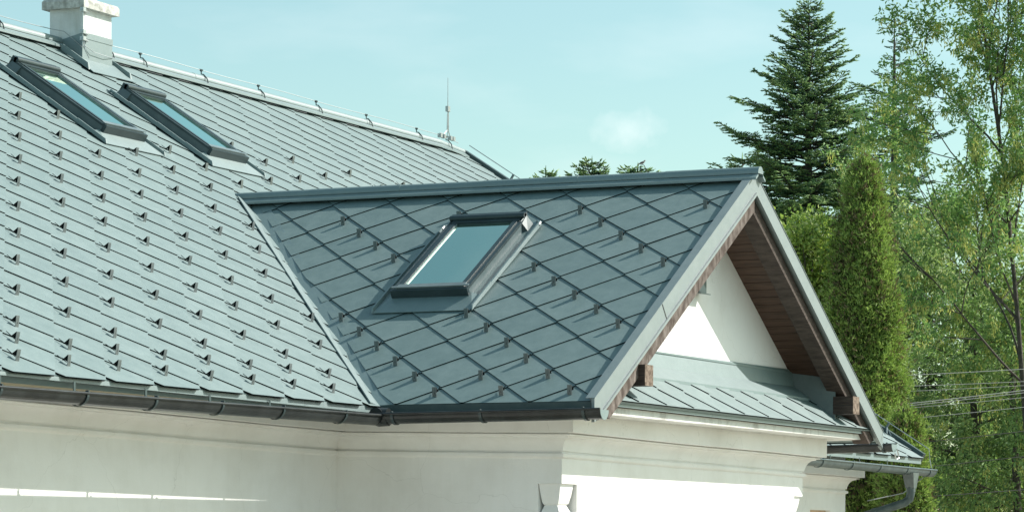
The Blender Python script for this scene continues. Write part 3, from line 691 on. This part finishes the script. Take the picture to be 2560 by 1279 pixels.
# --- snow guards
def guardmesh():
    mb = MB()
    # plate, small folded back top, side web, strap running upslope to the shingle tip
    wd, ln_, hh = .020, .034, .066
    P = lambda y, z: [(-wd, y, z), (wd, y, z)]
    def strip(p, q, t, w0=wd, w1=wd):      # thin bent sheet strip from p to q (y,z)
        dy, dz = q[0]-p[0], q[1]-p[1]; l = math.hypot(dy, dz); ny, nz = -dz/l*t, dy/l*t
        mb.prism([(-w0, *p), (w0, *p), (w0, p[0]+ny, p[1]+nz), (-w0, p[0]+ny, p[1]+nz)], [(-w1, *q), (w1, *q), (w1, q[0]+ny, q[1]+nz), (-w1, q[0]+ny, q[1]+nz)])
    strip((0, -.002), (ln_, hh+.008), -.003)                 # upright plate, leaning back to plumb
    mi0 = len(mb.f); strip((ln_+.0035, hh+.006), (.066, .012), -.003, wd, .012)     # back leg
    strip((.03, .016), (.125, .020), -.003, .005, .004)      # strap to the shingle tip
    mb.prism([(-.0015, .008, .02), (.0015, .008, .02), (.0015, .05, .022), (-.0015, .05, .022)], [(-.0015, ln_+.002, hh+.004), (.0015, ln_+.002, hh+.004), (.0015, ln_+.006, hh+.004), (-.0015, ln_+.006, hh+.004)])
    me = bpy.data.meshes.new('snow_guard'); me.from_pydata(mb.v, [], mb.f); me.materials.append(M['guard']); me.materials.append(M['undershade']); me.polygons.foreach_set('material_index', [0 if i < mi0 else 1 for i in range(len(mb.f))]); me.update(); return me  # back leg, strap and web painted dark as if in shade
GM = guardmesh()
grr = random.Random(9)
def guard(fr, T, iu, V, par):
    o = bpy.data.objects.new('snow_guard', GM); COL.objects.link(o)
    mw = fr.mat(T['u0']+T['A']*iu+grr.uniform(-.006, .006), T['v0']+T['B']*V-.155+grr.uniform(-.008, .008), .008) @ Matrix.Rotation(grr.uniform(-.05, .05), 4, 'Z') @ Matrix.Rotation(grr.uniform(-.05, .05), 4, 'X')
    o.matrix_world = mw
    o.parent = par; o.matrix_parent_inverse = par.matrix_world.inverted() if False else Matrix.Identity(4)
    o['group'] = 'snow guards on the roof shingles'
    return o
bpy.context.view_layer.update()
def ok_main(U, V):
    x = TM['u0']+2*TM['LM'] if False else TM['u0']+2*TM['A']*U; v = TM['v0']+TM['B']*V-.155
    # skip where the wing roof or the windows are, or out of frame
    if x > w*v*sM/r_*1.0-.12 and v*sM < r_+.12: return False
    for uc in (2.49, 4.46):
        if abs(x-uc) < .60 and 4.65 < v < 6.5: return False
    return -6.6 < x < 9.2
cnt = 0
for rI in range(0, 21):
    ofs = {0: .5, 1: 0.0}.get(rI, None)
    for k in range(-30, 46):
        if rI < 2: U = ofs+k; 
        else: U = (.5-.5*(rI-2)) % 2+2*k
        V = rI+1
        x = TM['u0']+2*TM['A']*U
        if rI >= 18 and x < -0 and rI > 20: continue
        p = FM(x, TM['v0']+TM['B']*V)
        dd = p-CAM; uu = CX+FPX*dd.dot(r2)/dd.dot(fwd); vv_ = CY-FPX*dd.dot(u2)/dd.dot(fwd)
        if uu < -60 or not ok_main(U, V): continue
        guard(FM, TM, round(2*U), V, main_roof); cnt += 1
for iu, V in [(3, 13), (4, 12), (5, 11), (6, 10), (7, 13), (11, 13), (12, 12), (13, 11), (14, 10), (15, 9), (15, 13), (11, 9), (12, 8), (13, 7), (14, 6), (15, 5), (6, 6), (7, 5), (8, 4), (9, 3), (10, 2), (11, 1), (10, 6), (11, 5), (12, 4), (13, 3), (14, 2), (12, 2), (13, 1), (15, 1)]:
    guard(FW, TW, iu, V, wing_roof); cnt += 1
print('guards', cnt)

# ------------------------------------------------------------------ ground
mb = MB(); mb.quad([(-600, -600, 1.0), (900, -600, 1.0), (900, 900, 1.0), (-600, 900, 1.0)])
M['ground'] = mat('lawn_and_gravel', (.17, .17, .12), rough=1, spec=.1, noise=.8, c2=(.37, .355, .32), detail=8)
g = mb.build('ground', M['ground']); tag(g, 'lawn and pale gravel yard round the house', None, kind='structure')

# ------------------------------------------------------------------ vegetation
def at(px, py, D):
    return CAM+fwd*D+r2*((px-CX)/FPX*D)+u2*((CY-py)/FPX*D)
def leafmat(name, c, tr, rough=.55):
    m = mat(name, c, rough=rough, spec=.35, noise=1.6, c2=tuple(min(1, v*1.45) for v in c), detail=3, trans=tr); return m
M['needleA'] = leafmat('fir_needles_dark', (.040, .095, .062), (.05, .11, .05))
M['needleB'] = leafmat('fir_needles_mid', (.10, .20, .10), (.13, .24, .09))
M['needleC'] = leafmat('fir_needles_young', (.23, .35, .13), (.22, .34, .1))
M['bark'] = mat('bark', (.035, .032, .026), rough=.95, noise=9, c2=(.10, .085, .07), stretch=(3, 3, 1), bump=(12, .02, .6))
M['ashA'] = leafmat('ash_leaf_green', (.12, .22, .075), (.20, .38, .09))
M['ashB'] = leafmat('ash_leaf_bright', (.20, .31, .11), (.32, .50, .12))
M['ashC'] = leafmat('ash_leaf_pale', (.38, .43, .19), (.52, .60, .2))
M['seed'] = leafmat('ash_seed_bunches', (.44, .47, .16), (.60, .60, .15))
M['wilA'] = leafmat('drooping_leaf_dark', (.11, .18, .07), (.20, .32, .08))
M['wilB'] = leafmat('drooping_leaf_light', (.27, .37, .15), (.44, .58, .17))
M['wilC'] = leafmat('drooping_leaf_pale', (.42, .48, .25), (.55, .62, .24))
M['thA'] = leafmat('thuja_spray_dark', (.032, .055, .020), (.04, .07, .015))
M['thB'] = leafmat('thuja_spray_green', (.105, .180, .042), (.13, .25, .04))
M['thC'] = leafmat('thuja_spray_light', (.25, .35, .09), (.28, .40, .08))
M['thD'] = leafmat('thuja_spray_brown', (.17, .135, .075), (.14, .11, .05))
M['ysA'] = leafmat('shrub_leaf_yellow_green', (0.265, 0.359, 0.086), (0.437, 0.562, 0.100))
M['ysB'] = leafmat('shrub_leaf_green', (0.156, 0.252, 0.058), (0.234, 0.360, 0.066))

def unit(v): return v/np.maximum(np.linalg.norm(v, axis=1, keepdims=True), 1e-9)
def leaves(C, Dr, ln, wd, parent, name, mats, mi, fold=.25):
    """one bent rhombic leaf (two triangles folded along the midrib) per row; C base point, Dr direction"""
    n = len(C); Dr = unit(Dr); rv = unit(rng.normal(size=(n, 3))); S_ = unit(np.cross(Dr, rv)); Nn = np.cross(Dr, S_)
    ln = np.asarray(ln)*np.ones(n); wd = np.asarray(wd)*np.ones(n)
    b = C; t = C+Dr*ln[:, None]-Nn*(ln*.12)[:, None]; m = C+Dr*(ln*.45)[:, None]
    l = m+S_*wd[:, None]*.5+Nn*(wd*fold)[:, None]; r = m-S_*wd[:, None]*.5+Nn*(wd*fold)[:, None]
    V = np.stack([b, l, t, r], 1).reshape(-1, 3); k = np.arange(n)*4
    F = np.stack([k, k+1, k+2, k, k+2, k+3], 1).reshape(-1, 3)
    return npmesh(name, V, F, mats, np.repeat(mi, 2), parent)
def tubes_mesh(segs, name, m, parent, sides=5):
    """segs: list of (points, radii)"""
    mb = MB()
    for pts, rad in segs: mb.tube(pts, list(rad), sides, cap=False)
    return mb.build(name, m, parent, True)
def reparent_origin(root, o):
    o.parent = root; o.matrix_parent_inverse = Matrix.Translation(root.location).inverted()
GZ = 1.0

def fir(name, base, H, label, rad, top_gap=.25, nwh=46, seed=1, z_lo=0, lean=(0, 0), sparse=1.0, colors=(.30, .5, .2), extra=(), twr=.014, cat='fir tree', grp=None, expo=.70, rmax=9.):
    rs = np.random.default_rng(seed); root = empty(name, base); tag(root, label, cat, grp)
    B = np.array(base); top = B+np.array([lean[0], lean[1], H])
    axis = lambda t: B+(top-B)*t
    segs = [([tuple(axis(t)) for t in (0, .25, .5, .75, .9, 1)], [.02*H, .016*H, .011*H, .006*H, .003*H, .006])]
    tw_b, tw_d, tw_l, tw_c = [], [], [], []
    stems = []
    for i in range(nwh):
        f = 1-((i+.6)/nwh)**1.15                      # height fraction
        z = f*H
        if z < z_lo: continue
        R0 = min(rmax, rad*(1-f)**expo)*(.9+.25*rs.random())
        nb = 5+int(rs.integers(0, 3)) if f < .97 else 4
        ph = rs.random()*6.28
        for k in range(nb):
            if rs.random() > sparse: continue
            a = ph+k*6.283/nb+rs.normal()*.18; Lb = R0*(.62+.62*rs.random())+.10
            el = math.radians(28-50*min(1, (1-f)*1.6)+rs.normal()*6)       # young branches rise, old ones droop then turn up
            d = np.array([math.cos(a)*math.cos(el), math.sin(a)*math.cos(el), math.sin(el)])
            o = axis(f+rs.normal()*.004)
            n = 7; pts = []
            for j in range(n+1):
                s_ = j/n; up = .10*Lb*s_**2.4+.02*Lb*math.sin(s_*5+k); pts.append(o+d*Lb*s_+np.array([0, 0, up]))
            pts = np.array(pts); stems.append(([tuple(p) for p in pts], np.linspace(.010+.008*Lb, .005, n+1)))
            side = np.cross(d, [0, 0, 1]); side /= np.linalg.norm(side)
            m = max(3, int(Lb/.085))
            for j in range(m):
                s_ = .12+.88*(j+rs.random()*.5)/m; s_ = min(s_, 1); x = s_*n; j0 = min(int(x), n-1); p = pts[j0]+(pts[j0+1]-pts[j0])*(x-j0)
                for sg in (-1, 1):
                    l2 = (.10+.34*Lb*(1-s_)**.8)*(.6+.6*rs.random()); l2 = min(l2, .55)
                    dd = side*sg*.85+d*.75+np.array([0, 0, rs.normal()*.16-.02]); dd /= np.linalg.norm(dd)
                    tw_b.append(p); tw_d.append(dd); tw_l.append(l2); tw_c.append(s_)
                    q = max(0, int(l2/.085))
                    for u in range(q):
                        for s3 in (-1, 1):
                            t = .25+.75*(u+.5)/q; l3 = (.045+.35*l2*(1-t))*(.7+.5*rs.random())
                            d3 = dd*.8+s3*(d-side*sg*.4)*.7*(1 if s3 > 0 else -1)*s3+np.array([0, 0, rs.normal()*.15]); d3 = dd*.7+np.cross(dd, [0, 0, 1])*s3*.75+np.array([0, 0, rs.normal()*.14])
                            tw_b.append(p+dd*l2*t); tw_d.append(d3/np.linalg.norm(d3)); tw_l.append(l3); tw_c.append(max(s_, t*.9))
            tw_b.append(pts[-2]); tw_d.append(pts[-1]-pts[-2]); tw_l.append(.12+.05*Lb); tw_c.append(1.0)
    tw_b.append(axis(.985)); tw_d.append(np.array([0, 0, 1.])); tw_l.append(H*.02+.15); tw_c.append(.5)
    tb, td, tl, tcx = np.array(tw_b), unit(np.array(tw_d)), np.array(tw_l), np.array(tw_c)
    # each twig: slender needle-clad spindle + comb of needle tufts
    n = len(tb); sv = unit(np.cross(td, unit(rs.normal(size=(n, 3))))); nv = np.cross(td, sv)
    V = []; 
    tw = twr*(.8+.5*rs.random(n))[:, None]
    mid = tb+td*(tl*.55)[:, None]; tip = tb+td*tl[:, None]
    ring = [mid+(sv*math.cos(a)+nv*math.sin(a))*tw for a in (0, 2.094, 4.189)]
    V = np.stack([tb, ring[0], ring[1], ring[2], tip], 1).reshape(-1, 3); k = np.arange(n)*5
    F = np.stack([k, k+1, k+2, k, k+2, k+3, k, k+3, k+1, k+4, k+2, k+1, k+4, k+3, k+2, k+4, k+1, k+3], 1).reshape(-1, 3)
    rnd_ = rs.random(n)*.55+tcx*.55
    ci = np.where(rnd_ > 1-colors[2]*.9, 2, np.where(rnd_ > .62-colors[1]*.3, 1, 0)); mi = np.repeat(ci, 6)
    # needles
    per = 4; idx = np.repeat(np.arange(n), per); t = rs.random(n*per); base_ = tb[idx]+td[idx]*(tl[idx]*t)[:, None]
    dirn = unit(td[idx]*.9+unit(rs.normal(size=(n*per, 3)))*.8); ln_ = (.022+.016*rs.random(n*per))*(twr/.014); sid = unit(np.cross(dirn, td[idx]+.01))*.0055*(twr/.014)
    V2 = np.stack([base_-sid, base_+sid, base_+dirn*ln_[:, None]], 1).reshape(-1, 3); F2 = np.arange(len(V2)).reshape(-1, 3)+len(V)
    cr = npmesh('crown', np.vstack([V, V2]), np.vstack([F, F2]), [M['needleA'], M['needleB'], M['needleC']], np.concatenate([mi, np.repeat(ci, per)]))
    reparent_origin(root, cr); tk = tubes_mesh(segs, 'trunk', M['bark'], None, 8); reparent_origin(root, tk)
    bo = tubes_mesh(stems, 'branches', M['bark'], None, 4); reparent_origin(root, bo)
    return root
def ground_under(px, py, D):
    p = at(px, py, D); return Vector((p.x, p.y, GZ)), p.z-GZ

b_, h_ = ground_under(2022, 18, 56)
fir('fir_tree', b_, h_, 'tall dark green fir with a pointed top, standing behind the gable ridge', 3.7, seed=4, nwh=70, z_lo=2.8, rmax=2.1, sparse=1.0, colors=(.3, .8, .45))
b_, h_ = ground_under(2236, 48, 62)
fir('fir_tree', b_, h_, 'thin bare-topped fir leader rising between the tall fir and the leafy ash', 2.9, seed=8, nwh=34, z_lo=3, sparse=.5, rmax=2.2)
for k, (px, py, D, r, s_, lab) in enumerate([(1345, 432, 60, .55, 21, 'small fir tip showing just left along the gable ridge, leftmost of the row behind it'), (1492, 412, 60, .75, 22, 'bushiest fir top peeking over the gable ridge left of the bird'),
        (1640, 430, 60, .80, 23, 'fir top behind the gable ridge on which the small bird perches'), (1792, 405, 61, .55, 24, 'slanting fir tip behind the gable ridge, nearest the gable peak')]):
    b_, h_ = ground_under(px, py, D)
    fir('fir_tree', b_, h_, lab, r*1.9, seed=s_, nwh=46, z_lo=h_-1.6, expo=.42, colors=(.3, .6, .5), sparse=(.75, 1, .8, .7)[k], lean=((.35, 0), (0, .1), (-.2, .3), (.1, -.5))[k], grp='fir tops behind the gable ridge', twr=.018)

# ---- broadleaf trees
def grow(rs, start, d, length, rad, depth, out_segs, tips, bend=.18, up=.08, ratio=.62, split=(4, 7), wig=.06, tipstep=.12):
    n = max(4, int(length/.28)); p = np.array(start, float); d = np.array(d, float)/np.linalg.norm(d); pts = [p.copy()]; dirs = [d.copy()]
    for i in range(n):
        d = d+rs.normal(size=3)*wig+np.array([0, 0, up/n*2]); d /= np.linalg.norm(d); p = p+d*length/n; pts.append(p.copy()); dirs.append(d.copy())
    out_segs.append(([tuple(q) for q in pts], np.linspace(rad, rad*.35, n+1)))
    if depth == 0:
        m = max(2, int(length/tipstep))
        for j in range(m):
            x = (.25+.75*(j+rs.random())/m)*n; x = min(x, n-.001); k = int(x); tips.append((pts[k]+(pts[k+1]-pts[k])*(x-k), dirs[k+1]))
        return
    for j in range(int(rs.integers(*split))):
        x = (.25+.75*rs.random())*n; x = min(x, n-.001); k = int(x); q = pts[k]+(pts[k+1]-pts[k])*(x-k)
        sd = np.cross(dirs[k], rs.normal(size=3)); sd /= np.linalg.norm(sd); nd = dirs[k]*.75+sd*(.6+.3*rs.random()); 
        grow(rs, q, nd, length*ratio*(.7+.5*rs.random()), rad*.45, depth-1, out_segs, tips, bend, up, ratio, split, wig, tipstep)
    grow(rs, pts[-1], dirs[-1], length*ratio*.8, rad*.35, depth-1, out_segs, tips, bend, up, ratio, split, wig, tipstep)

def broad(name, base, label, limbs, seed, mats, leaf_ln, leaf_wd, per, spread, probs, droop=.0, seeds=0, trunk_pts=None, trunk_r=.15, cat='tree', depth=2, ratio=.6, split=(4, 7), tipstep=.12, up=.1, cl_size=1.0):
    rs = np.random.default_rng(seed); root = empty(name, base); tag(root, label, cat)
    segs = []; tips = []
    for st, dv, ln_, rd in limbs: grow(rs, st, dv, ln_, rd, depth, segs, tips, ratio=ratio, split=split, tipstep=tipstep, up=up)
    T = np.array([t for t, d in tips]); Dd = np.array([d for t, d in tips])
    n = len(T)*per; idx = np.repeat(np.arange(len(T)), per)
    C = T[idx]+rs.normal(size=(n, 3))*spread
    Dr = unit(Dd[idx]*.5+unit(rs.normal(size=(n, 3)))*.9); Dr[:, 2] -= droop; 
    g = rs.random(len(T))[idx]*.6+rs.random(n)*.4
    mi = np.digitize(g, np.cumsum(probs)[:-1])
    cr = leaves(C, Dr, leaf_ln*(.7+.6*rs.random(n)), leaf_wd*(.8+.5*rs.random(n)), None, 'crown', mats, mi); reparent_origin(root, cr)
    if trunk_pts:
        tk = tubes_mesh([(trunk_pts, np.linspace(trunk_r, trunk_r*.3, len(trunk_pts)))], 'trunk', M['bark'], None, 9); reparent_origin(root, tk)
    br = tubes_mesh(segs, 'branches', M['bark'], None, 4); reparent_origin(root, br)
    if seeds:
        k = rs.choice(len(T), min(seeds, len(T)), replace=False); q = 16; ix = np.repeat(k, q)
        C2 = T[ix]+rs.normal(size=(len(ix), 3))*np.array([.035, .035, .055])-np.array([0, 0, .07]); D2 = unit(rs.normal(size=(len(ix), 3))*.35+np.array([0, 0, -1.]))
        sd = leaves(C2, D2, .075, .02, None, 'seed_bunches', [M['seed']], np.zeros(len(ix), int)); reparent_origin(root, sd)
    return root
def limb_px(a, b, D, dd=0, r=.05):
    p, q = at(*a, D), at(*b, D+dd); v = q-p; return (tuple(p), tuple(v), v.length, r)
# tall open ash at the right edge
D0 = 48
tp = [at(2600, 2300, D0), at(2580, 1279, D0), at(2545, 800, D0), at(2510, 420, D0), at(2470, 150, D0), at(2430, -120, D0)]
tp[0].z = GZ
lim = [limb_px((2470, 180), (2400, -160), D0, .3, .012), limb_px((2495, 330), (2560, -60), D0, -.8, .018), limb_px((2500, 380), (2330, 150), D0, .6, .018), limb_px((2520, 560), (2290, 350), D0, -.9, .02),
       limb_px((2530, 640), (2640, 200), D0, 1.0, .018), limb_px((2545, 800), (2290, 560), D0, .8, .024), limb_px((2550, 900), (2350, 430), D0, 1.6, .022), limb_px((2560, 960), (2270, 660), D0, -1.0, .024),
       limb_px((2470, 140), (2500, -200), D0, .8, .016), limb_px((2505, 450), (2620, 250), D0, -1.2, .016), limb_px((2540, 760), (2400, 520), D0, -1.3, .018), limb_px((2500, 380), (2640, 100), D0, .5, .016), limb_px((2480, 220), (2600, -60), D0, -.4, .016), limb_px((2520, 560), (2640, 360), D0, -.9, .016), limb_px((2535, 720), (2660, 540), D0, .7, .016), limb_px((2500, 330), (2440, 20), D0, -.7, .016)]
broad('ash_tree', (tp[0].x, tp[0].y, GZ), 'tall open-crowned ash with hanging yellowish seed bunches at the right edge', lim, 31, [M['ashA'], M['ashB'], M['ashC']], .090, .034, 11, .062, (.55, .33, .12), droop=.35, seeds=1000,
      trunk_pts=tp, trunk_r=.05, depth=2, ratio=.52, split=(5, 8), tipstep=.13)
# dense drooping-leaf tree filling the lower right
def dense(name, label, px, D, top, seed, mats, probs, rw, n_l, ln_, wd_, per=15, z0=1800, sp=.085, droop=.7, tipstep=.13):
    rs = np.random.default_rng(seed); base = at(px, z0, D); base.z = GZ; lim = []
    tp = [base, at(px+10, 1400, D), at(px-10, (1279+top)/2, D), at(px, top+60, D)]
    for k in range(n_l):
        t = k/(n_l-1); y = top+60+(1500-top-60)*t; a = rs.random()*6.28; x = px+rs.normal()*6
        wv = rw*math.sin(math.pi*min(1, .22+.6*t))**.7
        st = at(x, y+40, D); dv = Vector((math.cos(a), math.sin(a), .35)); lim.append((tuple(st), tuple(dv), wv*.62, .018))
    return broad(name, (base.x, base.y, GZ), label, lim, seed, mats, ln_, wd_, per, sp, probs, droop=droop, seeds=500, trunk_pts=tp, trunk_r=.10, depth=2, ratio=.62, split=(4, 6), tipstep=tipstep, up=.0)
dense('elm_tree', 'broad leafy tree with narrow drooping leaves filling the lower right behind the cables', 2440, 53, 560, 41, [M['wilA'], M['wilB'], M['wilC']], (.42, .36, .22), 2.5, 36, .115, .034)
dense('elm_tree', 'mid green leafy tree nearest the right edge, its crown crossed by the overhead cables', 2540, 50.5, 640, 47, [M['wilA'], M['ashB'], M['wilB']], (.45, .35, .20), 1.7, 26, .09, .03)
dense('elm_tree', 'leafy tree between the columnar thuja and the ash, below the bare fir leader', 2270, 57, 480, 43, [M['wilA'], M['ashB'], M['wilB']], (.5, .3, .2), 1.8, 20, .095, .03)
dense('elm_tree', 'dark leafy tree low at the right edge, behind the drooping-leaf tree', 2600, 60, 900, 44, [M['wilA'], M['wilA'], M['wilB']], (.5, .3, .2), 2.6, 22, .11, .04)
dense('elm_tree', 'shaded dark broadleaf mass right behind the columnar thuja', 2330, 63, 700, 45, [M['thA'], M['wilA'], M['wilB']], (.5, .3, .2), 2.8, 22, .12, .045)
# yellow-green shrub between gable and thuja
b0 = at(2025, 1400, 44.6); b0.z = GZ
lim = [(tuple(at(2025+dx, 800+dy, 44.6)), (math.cos(a)*.6, math.sin(a)*.6, 1), .8, .016) for a, dx, dy in [(k*2.4, (k % 5-2)*26, (k % 4)*50-75) for k in range(22)]]
broad('shrub', (b0.x, b0.y, GZ), 'bushy yellow-green shrub between the gable verge and the columnar thuja', lim, 51, [M['ysA'], M['ysB'], M['ashC']], .075, .035, 11, .07, (.5, .3, .2), droop=.1, trunk_pts=[b0, at(2025, 1100, 44.6), at(2025, 760, 44.6)], trunk_r=.07, cat='shrub', depth=1, ratio=.6, split=(5, 8), tipstep=.07)

# ---- columnar thujas
def thuja(label, px, D, top, prof, seed, n=26000, grp=None):
    """prof: list of (py, half width px)"""
    rs = np.random.default_rng(seed); base = at(px, 1400, D); base = Vector((base.x, base.y, GZ)); root = empty('thuja', base); tag(root, label, 'thuja', grp)
    ys = np.array([p[0] for p in prof], float); ws = np.array([p[1] for p in prof], float)
    zt = at(px, top, D).z; zs = np.array([at(px, y, D).z for y in ys]); ra = ws*D/FPX*.86
    H = zt-GZ
    nc = n//34; zc = GZ+.2+(H-.42)*rs.random(nc)**.9; rc = np.interp(zc, zs[::-1], ra[::-1]); ac = rs.random(nc)*6.283
    lump = .09*np.sin(ac*3+zc*2.1)+.07*np.sin(ac*5-zc*3.7+1)+.06*np.sin(ac*9+zc*7.3)
    cr0 = rc*(.93+lump-.16*rs.random(nc)**2); tone = rs.random(nc)
    ix = np.repeat(np.arange(nc), 34); n = len(ix); cs = .075+.05*rs.random(nc)
    off = rs.normal(size=(n, 3))*cs[ix][:, None]*np.array([.62, .62, 1.25]); up_ = off[:, 2]/cs[ix]
    a = ac[ix]; z = zc[ix]+off[:, 2]; rr_ = np.maximum(cr0[ix]*np.clip((zt+.05-z)/.25, .15, 1), .01)
    C = np.stack([base.x+np.cos(a)*rr_+off[:, 0], base.y+np.sin(a)*rr_+off[:, 1], z], 1)
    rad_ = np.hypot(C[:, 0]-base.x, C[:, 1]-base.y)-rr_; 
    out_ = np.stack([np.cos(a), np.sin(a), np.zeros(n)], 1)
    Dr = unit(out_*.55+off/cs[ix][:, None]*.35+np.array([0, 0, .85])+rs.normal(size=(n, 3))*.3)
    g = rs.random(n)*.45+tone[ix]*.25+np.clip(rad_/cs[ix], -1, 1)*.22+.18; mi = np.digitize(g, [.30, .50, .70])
    mi = np.minimum(mi, 2); br = (rs.random(n) < .08+.5*(tone[ix] < .2)); mi = np.where(br, 3, mi)
    core = MB(); core.tube([(base.x, base.y, zz) for zz in zs[::-1]], [max(.01, v*.66) for v in ra[::-1]], 18); co = core.build('inner_twigs', M['bark'], None, True); reparent_origin(root, co)
    # each spray: 3 leaflets in a fan
    q = 5; idx = np.repeat(np.arange(n), q); D2 = unit(Dr[idx]+rs.normal(size=(n*q, 3))*.42); C2 = C[idx]+rs.normal(size=(n*q, 3))*.016
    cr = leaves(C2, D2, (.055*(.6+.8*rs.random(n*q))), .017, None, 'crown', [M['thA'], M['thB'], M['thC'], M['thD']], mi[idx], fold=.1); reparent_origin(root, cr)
    tk = tubes_mesh([([tuple(base), (base.x, base.y, GZ+H*.6), (base.x, base.y, zt-.15)], [.09, .05, .015])], 'trunk', M['bark'], None, 8); reparent_origin(root, tk)
    return root
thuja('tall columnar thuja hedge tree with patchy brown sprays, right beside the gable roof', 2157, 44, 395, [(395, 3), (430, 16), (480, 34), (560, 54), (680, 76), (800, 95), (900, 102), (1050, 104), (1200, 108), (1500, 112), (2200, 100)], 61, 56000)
thuja('lower columnar thuja half hidden behind the gable verge, left of the tall one', 2075, 45.2, 600, [(600, 5), (640, 24), (700, 42), (800, 60), (1000, 78), (1200, 90), (2200, 90)], 62, 22000)
thuja('lowest columnar thuja under the downpipe, right of the tall one', 2262, 43, 1020, [(1020, 10), (1060, 30), (1130, 48), (1279, 70), (2200, 95)], 63, 15000)

# ---- bird
def bird(p):
    root = empty('bird', p); tag(root, 'small grey dove perched on a thin fir twig above the gable ridge', 'bird')
    M['bird'] = mat('dove_feathers', (.30, .24, .23), rough=.8, noise=30, c2=(.45, .36, .34)); M['birdD'] = mat('dove_dark', (.03, .03, .035), rough=.6)
    f = rgt*.55; upv = Vector((0, 0, .55)); fwd = globals()['fwd']*.55
    pts = [(-.17, -.035), (-.11, -.012), (-.06, .012), (0, .03), (.045, .055), (.065, .085), (.085, .108), (.105, .103), (.125, .098)]; rad = [v*.55 for v in (.010, .016, .036, .046, .036, .020, .0215, .010, .002)]
    mb = MB(); mb.tube([Vector(p)+f*a+upv*b for a, b in pts], rad, 10); o = mb.build('body', M['bird'], None, True); reparent_origin(root, o)
    for sg in (-1, 1):
        mb = MB(); c = Vector(p)+fwd*.036*sg; mb.tube([c+f*.03+upv*.045, c+f*-.02+upv*.028, c+f*-.09-upv*.002, c+f*-.14-upv*.018], [.0034, .0084, .006, .0013], 6); o = mb.build('wing', M['birdD'], None, True); reparent_origin(root, o)
        mb = MB(); c = Vector(p)+fwd*.014*sg; mb.tube([c+f*.01-upv*.01, c+f*.012-upv*.045], .0018, 5); o = mb.build('leg', M['birdD'], None); reparent_origin(root, o)
bp_ = at(1606, 409, 58.6); bird(tuple(bp_))
mb = MB(); mb.tube([bp_-upv*.023-rgt*.03, bp_-upv*.028+rgt*.03, at(1622, 436, 59.4), at(1640, 470, 60), at(1640, 620, 60)], [.004, .006, .01, .012, .02], 6)
tw = mb.build('twig', M['bark']); tag(tw, 'thin bare twig under the perched dove', 'twig')

# ---- overhead cables across the lower right
for k, (y0, y1, x0, m, rd, lab) in enumerate([(935, 917, 2240, 'cable', .0075, 'topmost of the pale overhead cables crossing the trees at lower right'), (962, 948, 2240, 'cable', .006, 'second pale cable from the top crossing the trees'),
        (975, 958, 2240, 'cable', .0055, 'third pale cable from the top, close under the second'), (1008, 970, 2240, 'cable', .010, 'thick pale cable, upper one of the close pair sloping up to the right'), (1013, 976, 2240, 'cable', .008, 'lower one of the close pair of thick pale cables'),
        (1018, 988, 2240, 'cable', .006, 'pale cable directly beneath the close thick pair'), (1045, 1012, 2240, 'cable', .006, 'lowest of the pale cables, above the black ones'),
        (1105, 1072, 2270, 'cableD', .0085, 'upper of the three black cables at the right edge'), (1165, 1135, 2290, 'cableD', .0075, 'middle black cable at the right edge'), (1238, 1218, 2290, 'cableD', .0085, 'lowest black cable near the bottom right corner')]):
    D = 45.5+.06*k; mb = MB(); pts = []
    for t in np.linspace(0, 1, 14): pts.append(at(x0-260+(3000-x0+260)*t, y0+(y1-y0)*((x0-260+(3000-x0+260)*t)-x0)/(2560-x0)+5*math.sin(math.pi*t)*1.0, D+2*t))
    mb.tube(pts, rd*.7, 5); o = mb.build('overhead_cable', M[m]); tag(o, lab, 'cable', 'overhead cables at lower right')
